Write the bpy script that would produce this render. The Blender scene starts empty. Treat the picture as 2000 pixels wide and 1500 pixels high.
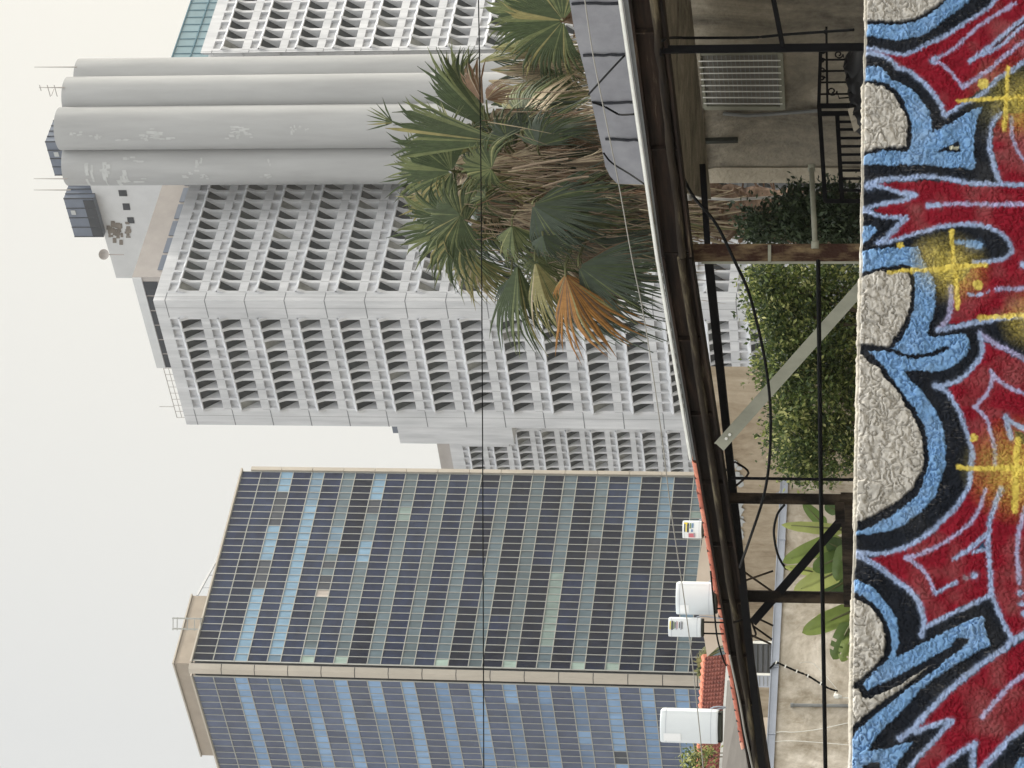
import bpy, math, random
import numpy as np
from mathutils import Vector, Matrix, Quaternion

random.seed(7)
RNG = np.random.RandomState(11)
scene = bpy.context.scene
COL = scene.collection
V = Vector
ZH = V((0, 0, 1))

# ------------------------------------------------------------------ camera
FPX = 5300.0
PITCH = math.atan(870.0 / FPX)
ROLL = 0.0073
EYE = V((0, 0, 1.6))
R0 = V((1, 0, 0))
F0 = V((0, math.cos(PITCH), math.sin(PITCH)))
U0 = V((0, -math.sin(PITCH), math.cos(PITCH)))
RR = R0 * math.cos(ROLL) + U0 * math.sin(ROLL)
UU = -R0 * math.sin(ROLL) + U0 * math.cos(ROLL)
cam_d = bpy.data.cameras.new("camera")
cam = bpy.data.objects.new("camera", cam_d)
COL.objects.link(cam)
cam_d.sensor_fit = 'HORIZONTAL'
cam_d.sensor_width = 36.0
cam_d.lens = FPX / 2000.0 * 36.0
cam_d.clip_end = 5000
cx, cy, cz = -UU, RR, -F0          # the photograph is stored turned on its side
cam.matrix_world = Matrix(((cx.x, cy.x, cz.x, EYE.x), (cx.y, cy.y, cz.y, EYE.y),
                           (cx.z, cy.z, cz.z, EYE.z), (0, 0, 0, 1)))
scene.camera = cam


def ray(x, y):
    return F0 * FPX + RR * (750 - y) + UU * (1000 - x)


def at(x, y, d):
    r = ray(x, y)
    return EYE + r * (d / r.y)


def onz(x, y, z):
    r = ray(x, y)
    return EYE + r * ((z - EYE.z) / r.z)


def onplane(x, y, p0, n, off=0.0):
    r = ray(x, y)
    return EYE + r * (((p0 - EYE).dot(n) + off) / r.dot(n))


def pxm(d):
    return d / FPX


# ------------------------------------------------------------------ helpers
def lin(c):
    c = c / 255.0
    return c / 12.92 if c <= 0.04045 else ((c + 0.055) / 1.055) ** 2.4


def rgb(r, g, b, k=1.0):
    return (lin(r) * k, lin(g) * k, lin(b) * k, 1.0)


def mat(name, col, rough=0.8, var=0.15, scale=3.0, stretch=(1, 1, 1), bump=0.0, bscale=40.0, metal=0.0,
        spec=0.3, col2=None, thr=None, trans=0.0, detail=5.0):
    m = bpy.data.materials.new(name)
    m.use_nodes = True
    nt = m.node_tree
    b = nt.nodes['Principled BSDF']
    b.inputs['Roughness'].default_value = rough
    b.inputs['Metallic'].default_value = metal
    b.inputs['Specular IOR Level'].default_value = spec
    tc = nt.nodes.new('ShaderNodeTexCoord')
    mp = nt.nodes.new('ShaderNodeMapping')
    mp.inputs['Scale'].default_value = stretch
    nt.links.new(tc.outputs['Object'], mp.inputs['Vector'])
    if var > 0 or col2:
        nz = nt.nodes.new('ShaderNodeTexNoise')
        nz.inputs['Scale'].default_value = scale
        nz.inputs['Detail'].default_value = detail
        nz.inputs['Roughness'].default_value = 0.62
        nt.links.new(mp.outputs['Vector'], nz.inputs['Vector'])
        rp = nt.nodes.new('ShaderNodeValToRGB')
        e = rp.color_ramp.elements
        a = tuple(max(0, c * (1 - var)) for c in col[:3]) + (1,)
        c2 = col2 if col2 else tuple(min(1, c * (1 + var)) for c in col[:3]) + (1,)
        lo, hi = thr if thr else (0.3, 0.7)
        e[0].position = lo
        e[0].color = a
        e[1].position = hi
        e[1].color = c2
        nt.links.new(nz.outputs['Fac'], rp.inputs['Fac'])
        nt.links.new(rp.outputs['Color'], b.inputs['Base Color'])
    else:
        b.inputs['Base Color'].default_value = col
    if bump > 0:
        n2 = nt.nodes.new('ShaderNodeTexNoise')
        n2.inputs['Scale'].default_value = bscale
        n2.inputs['Detail'].default_value = 4
        nt.links.new(tc.outputs['Object'], n2.inputs['Vector'])
        bp = nt.nodes.new('ShaderNodeBump')
        bp.inputs['Strength'].default_value = bump
        bp.inputs['Distance'].default_value = 0.02
        nt.links.new(n2.outputs['Fac'], bp.inputs['Height'])
        nt.links.new(bp.outputs['Normal'], b.inputs['Normal'])
    if trans > 0:
        tr = nt.nodes.new('ShaderNodeBsdfTranslucent')
        src = b.inputs['Base Color']
        if src.links:
            nt.links.new(src.links[0].from_socket, tr.inputs['Color'])
        else:
            tr.inputs['Color'].default_value = col
        mx = nt.nodes.new('ShaderNodeMixShader')
        mx.inputs['Fac'].default_value = trans
        nt.links.new(b.outputs['BSDF'], mx.inputs[1])
        nt.links.new(tr.outputs['BSDF'], mx.inputs[2])
        nt.links.new(mx.outputs['Shader'], nt.nodes['Material Output'].inputs['Surface'])
    return m


def empty(name, loc, label, cat, group=None):
    o = bpy.data.objects.new(name, None)
    COL.objects.link(o)
    o.location = loc
    o.empty_display_size = 0.3
    o['label'] = label
    o['category'] = cat
    if group:
        o['group'] = group
    o['_loc'] = [loc[0], loc[1], loc[2]]
    return o


def tag(o, label, cat, group=None):
    o['label'] = label
    o['category'] = cat
    if group:
        o['group'] = group
    return o


def base_of(parent):
    p = parent
    while p is not None:
        if '_loc' in p.keys():
            return V(p['_loc'])
        p = p.parent
    return V((0, 0, 0))


class MB:
    def __init__(s):
        s.v = []
        s.f = []
        s.m = []

    def add(s, vs, fs, mi=0):
        b = len(s.v)
        s.v += [tuple(p) for p in vs]
        for f in fs:
            s.f.append(tuple(b + i for i in f))
            s.m.append(mi)

    def quad(s, a, b, c, d, mi=0):
        s.add([a, b, c, d], [(0, 1, 2, 3)], mi)

    def obox(s, c, ax, ay, az, mi=0):
        vs = []
        for k in (-1, 1):
            for j in (-1, 1):
                for i in (-1, 1):
                    vs.append(c + ax * i + ay * j + az * k)
        s.add(vs, [(0, 2, 3, 1), (4, 5, 7, 6), (0, 1, 5, 4), (2, 6, 7, 3), (0, 4, 6, 2), (1, 3, 7, 5)], mi)

    def bar(s, p, q, w, h, up=ZH, mi=0):
        d = (q - p)
        t = d.normalized()
        side = t.cross(up)
        if side.length < 1e-4:
            side = t.cross(V((1, 0, 0)))
        side.normalize()
        u = side.cross(t).normalized()
        s.obox((p + q) / 2, d / 2, side * (w / 2), u * (h / 2), mi)

    def prism(s, poly, vec, mi=0):
        n = len(poly)
        vs = list(poly) + [p + vec for p in poly]
        fs = [tuple(range(n)), tuple(range(2 * n - 1, n - 1, -1))]
        for i in range(n):
            j = (i + 1) % n
            fs.append((i, i + n, j + n, j))
        s.add(vs, fs, mi)

    def tube(s, pts, r, n=8, mi=0, cap=True):
        rs = r if isinstance(r, (list, tuple)) else [r] * len(pts)
        vs = []
        for i, p in enumerate(pts):
            a = pts[max(0, i - 1)]
            b = pts[min(len(pts) - 1, i + 1)]
            t = (b - a).normalized()
            ref = V((0, 0, 1)) if abs(t.z) < 0.9 else V((1, 0, 0))
            x = t.cross(ref).normalized()
            y = x.cross(t)
            for k in range(n):
                an = 2 * math.pi * k / n
                vs.append(p + x * (rs[i] * math.cos(an)) + y * (rs[i] * math.sin(an)))
        fs = []
        for i in range(len(pts) - 1):
            for k in range(n):
                k2 = (k + 1) % n
                fs.append((i * n + k, i * n + k2, (i + 1) * n + k2, (i + 1) * n + k))
        if cap:
            fs.append(tuple(range(n - 1, -1, -1)))
            fs.append(tuple((len(pts) - 1) * n + k for k in range(n)))
        s.add(vs, fs, mi)

    def build(s, name, mats, parent=None, smooth=False, loc=None):
        if not isinstance(mats, (list, tuple)):
            mats = [mats]
        if parent is not None:
            o0 = base_of(parent)
        else:
            o0 = V(loc) if loc is not None else V((0, 0, 0))
        me = bpy.data.meshes.new(name)
        me.from_pydata([(p[0] - o0.x, p[1] - o0.y, p[2] - o0.z) for p in s.v], [], s.f)
        for m in mats:
            me.materials.append(m)
        if len(mats) > 1:
            me.polygons.foreach_set('material_index', s.m)
        if smooth:
            me.polygons.foreach_set('use_smooth', [True] * len(s.f))
        me.update()
        o = bpy.data.objects.new(name, me)
        COL.objects.link(o)
        if parent is not None:
            o.parent = parent
        else:
            o.location = o0
        return o


def catmull(pts, n=8):
    out = []
    P = [pts[0]] + list(pts) + [pts[-1]]
    for i in range(1, len(P) - 2):
        for k in range(n):
            t = k / n
            a, b, c, d = P[i - 1], P[i], P[i + 1], P[i + 2]
            out.append(0.5 * ((2 * b) + (c - a) * t + (2 * a - 5 * b + 4 * c - d) * t * t + (3 * b - a - 3 * c + d) * t ** 3))
    out.append(pts[-1])
    return out


def lerp(a, b, t):
    return a + (b - a) * t


# ------------------------------------------------------------------ light
SUN_AZ, SUN_EL = math.radians(62), math.radians(42)
world = bpy.data.worlds.new("World")
scene.world = world
world.use_nodes = True
nt = world.node_tree
bg = nt.nodes['Background']
sky = nt.nodes.new('ShaderNodeTexSky')
sky.sky_type = 'NISHITA'
sky.sun_disc = False
sky.sun_elevation = SUN_EL
sky.sun_rotation = SUN_AZ
sky.air_density = 1.5
sky.dust_density = 6.0
tc = nt.nodes.new('ShaderNodeTexCoord')
sx = nt.nodes.new('ShaderNodeSeparateXYZ')
nt.links.new(tc.outputs['Generated'], sx.inputs[0])
ramp = nt.nodes.new('ShaderNodeValToRGB')
cr = ramp.color_ramp
cr.elements[0].position = 0.0
cr.elements[0].color = (1.18, 1.12, 0.925, 1)
cr.elements[1].position = 1.0
cr.elements[1].color = (0.92, 0.95, 1.0, 1)
e = cr.elements.new(0.16)
e.color = (1.18, 1.12, 0.925, 1)
e = cr.elements.new(0.25)
e.color = (1.09, 1.03, 0.875, 1)
e = cr.elements.new(0.35)
e.color = (1.0, 0.95, 0.82, 1)
mul = nt.nodes.new('ShaderNodeMapRange')      # brighter cloud overhead than near the horizon
mul.inputs['From Min'].default_value = 0.34
mul.inputs['From Max'].default_value = 0.75
mul.inputs['To Min'].default_value = 1.0
mul.inputs['To Max'].default_value = 2.4
nt.links.new(sx.outputs['Z'], mul.inputs['Value'])
# brighter towards the hazy sun, on the right
dp = nt.nodes.new('ShaderNodeVectorMath')
dp.operation = 'DOT_PRODUCT'
dp.inputs[1].default_value = (math.sin(SUN_AZ), math.cos(SUN_AZ), 0)
nt.links.new(tc.outputs['Generated'], dp.inputs[0])
side = nt.nodes.new('ShaderNodeMapRange')
side.inputs['From Min'].default_value = 0.33
side.inputs['From Max'].default_value = 0.60
side.inputs['To Min'].default_value = 0.0
side.inputs['To Max'].default_value = 1.0
nt.links.new(dp.outputs['Value'], side.inputs['Value'])
mm = nt.nodes.new('ShaderNodeMath')
mm.operation = 'MULTIPLY'
nt.links.new(mul.outputs[0], mm.inputs[0])
mm.inputs[1].default_value = 1.0
tint = nt.nodes.new('ShaderNodeMix')
tint.data_type = 'RGBA'
tint.inputs['A'].default_value = (0.78, 0.815, 0.89, 1)
tint.inputs['B'].default_value = (1.0, 1.0, 1.0, 1)
nt.links.new(side.outputs[0], tint.inputs['Factor'])
tmul = nt.nodes.new('ShaderNodeVectorMath')
tmul.operation = 'MULTIPLY'
nt.links.new(ramp.outputs['Color'], tmul.inputs[0])
nt.links.new(tint.outputs['Result'], tmul.inputs[1])
dp2 = nt.nodes.new('ShaderNodeVectorMath')       # sky glow added out of view at right, to fill the right facades
dp2.operation = 'DOT_PRODUCT'
dp2.inputs[1].default_value = (math.sin(math.radians(125)), math.cos(math.radians(125)), 0)
nt.links.new(tc.outputs['Generated'], dp2.inputs[0])
side2 = nt.nodes.new('ShaderNodeMapRange')
side2.inputs['From Min'].default_value = -0.3
side2.inputs['From Max'].default_value = 0.9
side2.inputs['To Min'].default_value = 1.0
side2.inputs['To Max'].default_value = 1.75
nt.links.new(dp2.outputs['Value'], side2.inputs['Value'])
mm2 = nt.nodes.new('ShaderNodeMath')
mm2.operation = 'MULTIPLY'
nt.links.new(mm.outputs[0], mm2.inputs[0])
nt.links.new(side2.outputs[0], mm2.inputs[1])
vs = nt.nodes.new('ShaderNodeVectorMath')
vs.operation = 'SCALE'
nt.links.new(tmul.outputs[0], vs.inputs[0])
nt.links.new(mm2.outputs[0], vs.inputs['Scale'])
hs = nt.nodes.new('ShaderNodeHueSaturation')
hs.inputs['Saturation'].default_value = 0.35
nt.links.new(sky.outputs['Color'], hs.inputs['Color'])
vs2 = nt.nodes.new('ShaderNodeVectorMath')
vs2.operation = 'SCALE'
vs2.inputs['Scale'].default_value = 0.05
nt.links.new(hs.outputs['Color'], vs2.inputs[0])
mx = nt.nodes.new('ShaderNodeMix')
mx.data_type = 'RGBA'
mx.inputs['Factor'].default_value = 0.97
nt.links.new(vs2.outputs[0], mx.inputs['A'])
nt.links.new(vs.outputs[0], mx.inputs['B'])
nt.links.new(mx.outputs['Result'], bg.inputs['Color'])
bg.inputs['Strength'].default_value = 1.0

sd = bpy.data.lights.new("sun", 'SUN')
sd.energy = 4.0
sd.angle = math.radians(6)
sd.color = (1.0, 0.94, 0.83)
so = bpy.data.objects.new("sun", sd)
COL.objects.link(so)
dirv = V((math.sin(SUN_AZ) * math.cos(SUN_EL), math.cos(SUN_AZ) * math.cos(SUN_EL), math.sin(SUN_EL)))
so.rotation_euler = (-dirv).to_track_quat('-Z', 'Y').to_euler()
so.location = dirv * 400
scene.view_settings.view_transform = 'Standard'
scene.view_settings.look = 'None'
scene.view_settings.exposure = 0.0
scene.view_settings.gamma = 1.0

# ------------------------------------------------------------------ materials
M = {}
M['ground'] = mat('ground', rgb(120, 115, 105), 0.95, 0.2, 0.3)
M['conc'] = mat('white_concrete', rgb(184, 186, 190), 0.85, 0.13, 0.9, (1, 1, 0.12), col2=rgb(207, 208, 211))
M['conc_joint'] = mat('dark_joint', rgb(120, 122, 126), 0.9, 0.2, 2)
M['conc_grey'] = mat('grey_concrete', rgb(158, 159, 160), 0.9, 0.12, 0.5, (1, 1, 0.15), bump=0.3, bscale=3)
M['conc_pale'] = mat('pale_plaster', rgb(188, 189, 190), 0.9, 0.06, 0.5)
M['conc_brown'] = mat('brown_grey_render', rgb(158, 152, 148), 0.9, 0.08, 0.6)
M['patch'] = mat('flaking_patch', rgb(176, 178, 178), 0.9, 0.1, 1.5)
M['stain'] = mat('dark_stain', rgb(112, 105, 98), 0.95, 0.3, 1.5)
M['win'] = [mat('dark_glass_%d' % i, rgb(*c), 0.3, 0.4, 0.8, spec=0.15) for i, c in
            enumerate([(34, 40, 46), (46, 51, 56), (66, 70, 72), (126, 127, 124)])]
M['teal'] = mat('teal_glass', rgb(110, 134, 142), 0.3, 0.12, 0.4, spec=0.4)
M['teal_line'] = mat('teal_mullion', rgb(66, 104, 118), 0.5, 0.1, 1)
M['bluegrey'] = mat('blue_grey_panel', rgb(98, 106, 120), 0.4, 0.12, 0.5)
M['bluedark'] = mat('blue_black_glass', rgb(40, 44, 52), 0.3, 0.2, 0.5)
M['metal'] = mat('thin_metal', rgb(150, 145, 140), 0.5, 0.1, 4, metal=0.3)
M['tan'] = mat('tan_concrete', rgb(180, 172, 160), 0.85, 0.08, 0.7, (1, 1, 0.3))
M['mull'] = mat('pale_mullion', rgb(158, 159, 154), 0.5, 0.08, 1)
M['tan_dark'] = mat('dark_tan_render', rgb(160, 148, 134), 0.85, 0.1, 0.7)  # darker tan of the penthouse walls
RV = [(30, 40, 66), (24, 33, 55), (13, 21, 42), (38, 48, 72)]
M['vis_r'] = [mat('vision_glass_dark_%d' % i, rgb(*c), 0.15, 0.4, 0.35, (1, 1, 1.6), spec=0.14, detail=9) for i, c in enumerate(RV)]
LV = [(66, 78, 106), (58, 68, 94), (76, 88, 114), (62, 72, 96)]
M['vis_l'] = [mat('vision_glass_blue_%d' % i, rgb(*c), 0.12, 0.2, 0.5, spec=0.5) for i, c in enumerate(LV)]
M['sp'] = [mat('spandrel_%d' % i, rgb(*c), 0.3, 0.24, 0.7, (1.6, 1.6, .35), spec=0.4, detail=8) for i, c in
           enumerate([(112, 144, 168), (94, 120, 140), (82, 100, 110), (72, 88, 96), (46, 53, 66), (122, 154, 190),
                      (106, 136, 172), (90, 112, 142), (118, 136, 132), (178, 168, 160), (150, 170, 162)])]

# ------------------------------------------------------------------ ground
g = MB()
g.quad(V((-1300, -60, 0)), V((1300, -60, 0)), V((1300, 1800, 0)), V((-1300, 1800, 0)))
og = g.build('ground', M['ground'])
og['kind'] = 'structure'

# ------------------------------------------------------------------ street grid directions of the far towers
EL = V((-5500, 5371, 0)).normalized()
ER = V((5245, 5371, 0)).normalized()


def u_of(y, P0, e, x=900):
    """distance along direction e from P0 of the point of the vertical plane seen in column y"""
    n = V((e.y, -e.x, 0))
    p = onplane(x, y, P0, n)
    return (p - P0).dot(e)


PROFILE = [(0.0, 0.0), (-0.36, 0.003), (-0.30, 0.16), (0.26, 0.256), (0.33, 0.288), (0.15, 0.296)]


def facade(mb, panes, joints, O, ud, n, u0, pitch, nb, h, nfl, U0_, U1_, k=1.0, skip=None):
    """precast facade; O = point at joint level of the top floor, ud along, n outward"""
    def P(u, v, w):
        return O + ud * u + n * (w * k) - ZH * v
    u1 = u0 + pitch * nb
    for i in range(nfl):
        z = i * h
        prof = [(w, v * h + z) for w, v in PROFILE]
        for a, b in zip(prof[:-1], prof[1:]):
            mb.quad(P(u0, a[1], a[0]), P(u1, a[1], a[0]), P(u1, b[1], b[0]), P(u0, b[1], b[0]))
        lo = [(-1.25, z + .75 * h), (0.0, z + .79 * h), (0.0, z + h)]
        for a, b in zip(lo[:-1], lo[1:]):
            mb.quad(P(u0, a[1], a[0]), P(u1, a[1], a[0]), P(u1, b[1], b[0]), P(u0, b[1], b[0]))
        t = 0.15 * (pitch / 1.37)
        for j in range(nb + 1):
            u = u0 + j * pitch
            fin = [(-1.28, .30), (0.0, .285), (0.35, .262), (0.30, .32), (0.16, .40), (0.04, .475), (0.012, .56), (0.012, .80), (-1.28, .80)]
            mb.prism([P(u - t, v * h + z, w) for w, v in fin], ud * (2 * t))
            rib = [(-0.40, 0.0), (0.02, 0.0), (0.02, .216), (-0.40, .15)]
            mb.prism([P(u - t * .9, v * h + z + .004, w) for w, v in rib], ud * (1.8 * t))
            if joints is not None:
                joints.quad(P(u - .018, z + .81 * h, .014), P(u + .018, z + .81 * h, .014), P(u + .018, z + h, .014), P(u - .018, z + h, .014))
        for j in range(nb):
            a = u0 + j * pitch + t
            b = u0 + (j + 1) * pitch - t
            panes.append((P(a, z + .295 * h, .16), P(b, z + .295 * h, .16), P(b, z + .752 * h, -1.22), P(a, z + .752 * h, -1.22), i, j))
    # solid strips at both ends, parapet
    H = nfl * h
    for a, b in ((U0_, u0), (u1, U1_)):
        if b - a > 0.02:
            am = a + min(1.4, (b - a) * .9) if a == 0 else a      # mitred at the corner
            mb.prism([P(a, 0, 0), P(b, 0, 0), P(b, 0, -1.4), P(am, 0, -min(1.4, max(.3, am - a) if a == 0 else 1.4))], -ZH * H)
            if joints is not None:
                for i in range(nfl):
                    if i == 0:
                        um = a + (b - a) * .42
                        joints.quad(P(um - .02, -.3 * h, .008), P(um + .02, -.3 * h, .008), P(um + .02, H, .008), P(um - .02, H, .008))
                    joints.quad(P(a, i * h - .05, .006), P(b, i * h - .05, .006), P(b, i * h + .05, .006), P(a, i * h + .05, .006))
    mb.prism([P(U0_, -.30 * h, 0), P(U1_, -.30 * h, 0), P(U1_, -.30 * h, -.9), P(U0_ + (.9 if U0_ == 0 else 0), -.30 * h, -.9)], -ZH * (.30 * h))


def add_panes(root, panes, mats, n_single, weights, name='window', rnd=random):
    rest = MB()
    for q, (a, b, c, d, i, j) in enumerate(panes):
        mi = rnd.choices(range(len(mats)), weights)[0]
        if q < n_single:
            m = MB()
            m.quad(a, b, c, d)
            m.build(name, mats[mi], root)
        else:
            rest.quad(a, b, c, d, mi)
    if rest.f:
        o = rest.build(name, mats, root)
        o['kind'] = 'stuff'


# ------------------------------------------------------------------ WHITE OFFICE TOWER
DC = 250.0
CK = at(900, 588, DC)
CK.z = 0
wt = empty('office_tower', (CK.x, CK.y, 0), 'tall white concrete office tower with deep rows of finned windows and grey fluted stair shaft', 'building')
h = 3.89
zj = at(322, 588, DC).z
nl = -ER      # outward of left facade
nr = -EL
mbL, mbR, jn = MB(), MB(), MB()
panL, panR = [], []
O = V((CK.x, CK.y, zj))
uL0, uL1, uLe = u_of(623, CK, EL), u_of(802.5, CK, EL), u_of(829.5, CK, EL, 400)
facade(mbL, panL, jn, O, EL, nl, uL0, (uL1 - uL0) / 9, 9, h, 19, 0, uLe)
uR0 = u_of(571, CK, ER)
pR = u_of(550.3, CK, ER) - uR0
facade(mbR, panR, jn, O, ER, nr, uR0, pR, 26, h, 19, 0, uR0 + 26 * pR + 2)
mbL.build('concrete_facade', M['conc'], wt)
mbR.build('concrete_facade', M['conc'], wt)
# solid core behind the windows so no light leaks through
core = MB()
ztop = zj + .30 * h
c0 = O + (EL + ER) * 1.4
LL, LR = uLe - 1.0, uR0 + 26 * pR
core.prism([V((c0.x, c0.y, 0)) + a for a in (V((0, 0, 0)), EL * (LL - .6), EL * (LL - .6) + ER * LR, ER * LR)], ZH * (ztop - .6))
core.build('core_wall', M['conc_pale'], wt)
# wing on the right, set a little forward
PW = at(900, 97, 268)
PW.z = 0
zjw = at(413, 95, 268).z
mbW, panW = MB(), []
OW = V((PW.x, PW.y, zjw))
uW0 = u_of(91, PW, ER)
pW = u_of(72, PW, ER) - uW0
facade(mbW, panW, jn, OW, ER, nr, uW0, pW, 12, h, 19, 0, uW0 + 12 * pW + 1)
zw = zjw + .30 * h
mbW.prism([V((PW.x, PW.y, 0)) + ER * .05 + EL * 1.4, V((PW.x, PW.y, 0)) + ER * 22 + EL * 1.4, V((PW.x, PW.y, 0)) + ER * 22 + EL * 14, V((PW.x, PW.y, 0)) + EL * 14 + ER * .05], ZH * (zw - .3))
mbW.build('wing', M['conc'], wt)
jn.build('panel_joint', M['conc_joint'], wt)
# windows: nearest hundred are parts of their own
vis = []
for p in panL:
    vis.append((p[4] * .1 + abs(p[5] - 4) * .0 + (0 if p[4] <= 10 else 100), p))
vis.sort(key=lambda t: t[0])
order = [p for _, p in vis]
add_panes(wt, order + panR + panW, M['win'], 99, (5, 4, 2, 1))
# teal glazed crown over the wing
tl = MB()
tb = MB()
pa = V((PW.x, PW.y, zw)) + ER * .3 + EL * 2.2
hc = at(330, 97, 270).z - zw
Wc, Dc_ = 24, 12
tl.prism([pa - ER * 0, pa + ER * Wc, pa + ER * Wc + EL * Dc_, pa + EL * Dc_], ZH * hc)
for i in range(20):
    p = pa + ER * (i * 1.25 + .02) + nr * .03
    tb.bar(p, p + ZH * hc, .07, .07)
for k in (0, .5, 1):
    tb.bar(pa + nr * .05 + ZH * (hc * k), pa + ER * Wc + nr * .05 + ZH * (hc * k), .10, .12)
ct = tl.build('glass_crown', M['teal'], wt)
tb.build('mullion', M['teal_line'], ct)
# fluted stair shaft: a ring of round lobes
sh = MB()
ZS = at(106, 248, 252).z
lobes = [(313, 254.3), (241, 252.0), (180, 254.2), (143, 257.8)]
cents = []
r_l = 44 * pxm(253)
for (yy, d) in lobes:
    c = at(900, yy, d)
    cents.append(V((c.x, c.y + r_l * .9, 0)))
for c in cents:
    ring = [c + V((math.cos(a), math.sin(a), 0)) * r_l for a in [2 * math.pi * i / 48 for i in range(48)]]
    sh.prism(ring, ZH * ZS)
mid = sum(cents, V((0, 0, 0))) / 4 + V((1.5, 5.5, 0))
ring = [mid + V((math.cos(a), math.sin(a), 0)) * 4.6 for a in [2 * math.pi * i / 32 for i in range(32)]]
sh.prism(ring, ZH * (ZS - .3))
sho = sh.build('stair_shaft', M['conc_grey'], wt)
for p in sho.data.polygons:
    p.use_smooth = len(p.vertices) == 4
sho.data.set_sharp_from_angle(angle=math.radians(40))
# flaking paler patches on the shaft
for (x, y, w, hh) in [(175, 350, 12, 60), (205, 345, 8, 50), (240, 348, 14, 40), (200, 332, 20, 26), (262, 312, 26, 10), (280, 268, 14, 12), (305, 258, 26, 14), (315, 268, 34, 8), (150, 262, 16, 8),
                      (186, 268, 14, 8), (235, 272, 22, 6), (372, 340, 18, 14), (390, 322, 10, 22), (396, 345, 14, 10), (455, 265, 18, 14), (470, 252, 30, 10), (482, 262, 16, 12), (572, 255, 8, 16),
                      (586, 250, 4, 8), (598, 254, 6, 6), (527, 318, 5, 14), (518, 345, 14, 8), (265, 352, 40, 8)]:
    pt = MB()
    for q in range(7):
        yy = y + random.uniform(-.5, .5) * hh
        xx = x + random.uniform(-.7, .7) * w
        ww = w * random.uniform(.25, .6)
        h2 = hh * random.uniform(.15, .4)
        best = None
        for c in cents:
            # ray / cylinder
            rd = ray(xx, yy)
            d2 = V((rd.x, rd.y, 0))
            oc = V((EYE.x - c.x, EYE.y - c.y, 0))
            A = d2.dot(d2)
            B = 2 * oc.dot(d2)
            C = oc.dot(oc) - (r_l + .02) ** 2
            disc = B * B - 4 * A * C
            if disc > 0:
                t = (-B - math.sqrt(disc)) / (2 * A)
                if best is None or t < best[0]:
                    best = (t, c)
        if best:
            t, c = best
            p = EYE + ray(xx, yy) * t
            a0 = math.atan2(p.y - c.y, p.x - c.x)
            da = h2 * pxm(252) / r_l / 2 / max(.35, -math.sin(a0))
            hz = ww * pxm(252) / 2
            n = 6
            rr = r_l + .015 + q * .002
            vsx, fs = [], []
            for i in range(n + 1):
                a = a0 - da + 2 * da * i / n
                jz = random.uniform(-.2, .2) * hz
                vsx.append(c + V((math.cos(a) * rr, math.sin(a) * rr, p.z - hz + jz)))
                vsx.append(c + V((math.cos(a) * rr, math.sin(a) * rr, p.z + hz + jz)))
            for i in range(n):
                fs.append((2 * i, 2 * i + 2, 2 * i + 3, 2 * i + 1))
            pt.add(vsx, fs)
    if pt.f:
        pt.build('flaking_patch', M['patch'], wt)
# setback storey and machine room above the roof
PB = at(258, 541, 259.9)
PBb = V((PB.x, PB.y, ztop - .5))
sb = MB()
hB = PB.z - PBb.z
sb.prism([PBb, PBb + EL * 12.5, PBb + EL * 12.5 + ER * 30, PBb + ER * 30], ZH * hB)
sbo = sb.build('setback_storey', M['conc_brown'], wt)
for i in range(9):
    gs = MB()
    a = PBb + ER * (1.0 + i * 2.6) + nr * .03 + ZH * (hB - 3.2)
    gs.prism([a, a + ER * 2.2, a + ER * 2.2 + ZH * .8, a + ZH * .8], nr * .05)
    gs.build('strip_window', M['bluegrey'], sbo)
for i in range(6):
    gs = MB()
    a = PBb + EL * (.6 + i * 2.0) + nl * .03 + ZH * (hB - 2.5)
    gs.prism([a, a + EL * 1.8, a + EL * 1.8 + ZH * 1.5, a + ZH * 1.5], nl * .05)
    gs.build('strip_window', M['bluedark'], sbo)
dk = MB()
a = PBb + nl * .03 + EL * .02 + ZH * (hB - .95)
dk.prism([a, a + EL * 12.4, a + EL * 12.4 + ZH * .93, a + ZH * .93], nl * .12)
dk.build('parapet_band', M['conc_pale'], sbo)
PAl = at(227, 543, 286)
PAb = V((PAl.x, PAl.y, PB.z - 6))
ma = MB()
hA = PAl.z - PAb.z
NE = -EL
ma.prism([PAb, PAb + NE * 19, PAb + NE * 19 + ER * 12, PAb + ER * 12], ZH * hA)
mao = ma.build('machine_room', M['conc_pale'], wt)
nA = nl
for (x0, y0, x1, y1) in [(231, 371, 249, 383), (239, 397, 255, 410), (248, 424, 263, 436)]:
    q = [onplane(x, y, PAl, nA, -.0) + nA * .03 for x, y in ((x0, y0), (x0 + 2, y1), (x1, y1), (x1 - 2, y0))]
    hol = MB()
    hol.quad(*q)
    hol.build('opening', M['bluedark'], mao)
stn = MB()
for q in range(46):
    x = random.uniform(208, 250)
    y = random.gauss(445, 10)
    x += (y - 445) * .25
    s1, s2 = random.uniform(3, 9), random.uniform(3, 10)
    stn.quad(*[onplane(a, b, PAl, nA) + nA * (.02 + q * .001) for a, b in ((x, y), (x + s1, y), (x + s1 + 1, y + s2), (x, y + s2))])
stn.build('bare_patch', M['stain'], mao)


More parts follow.
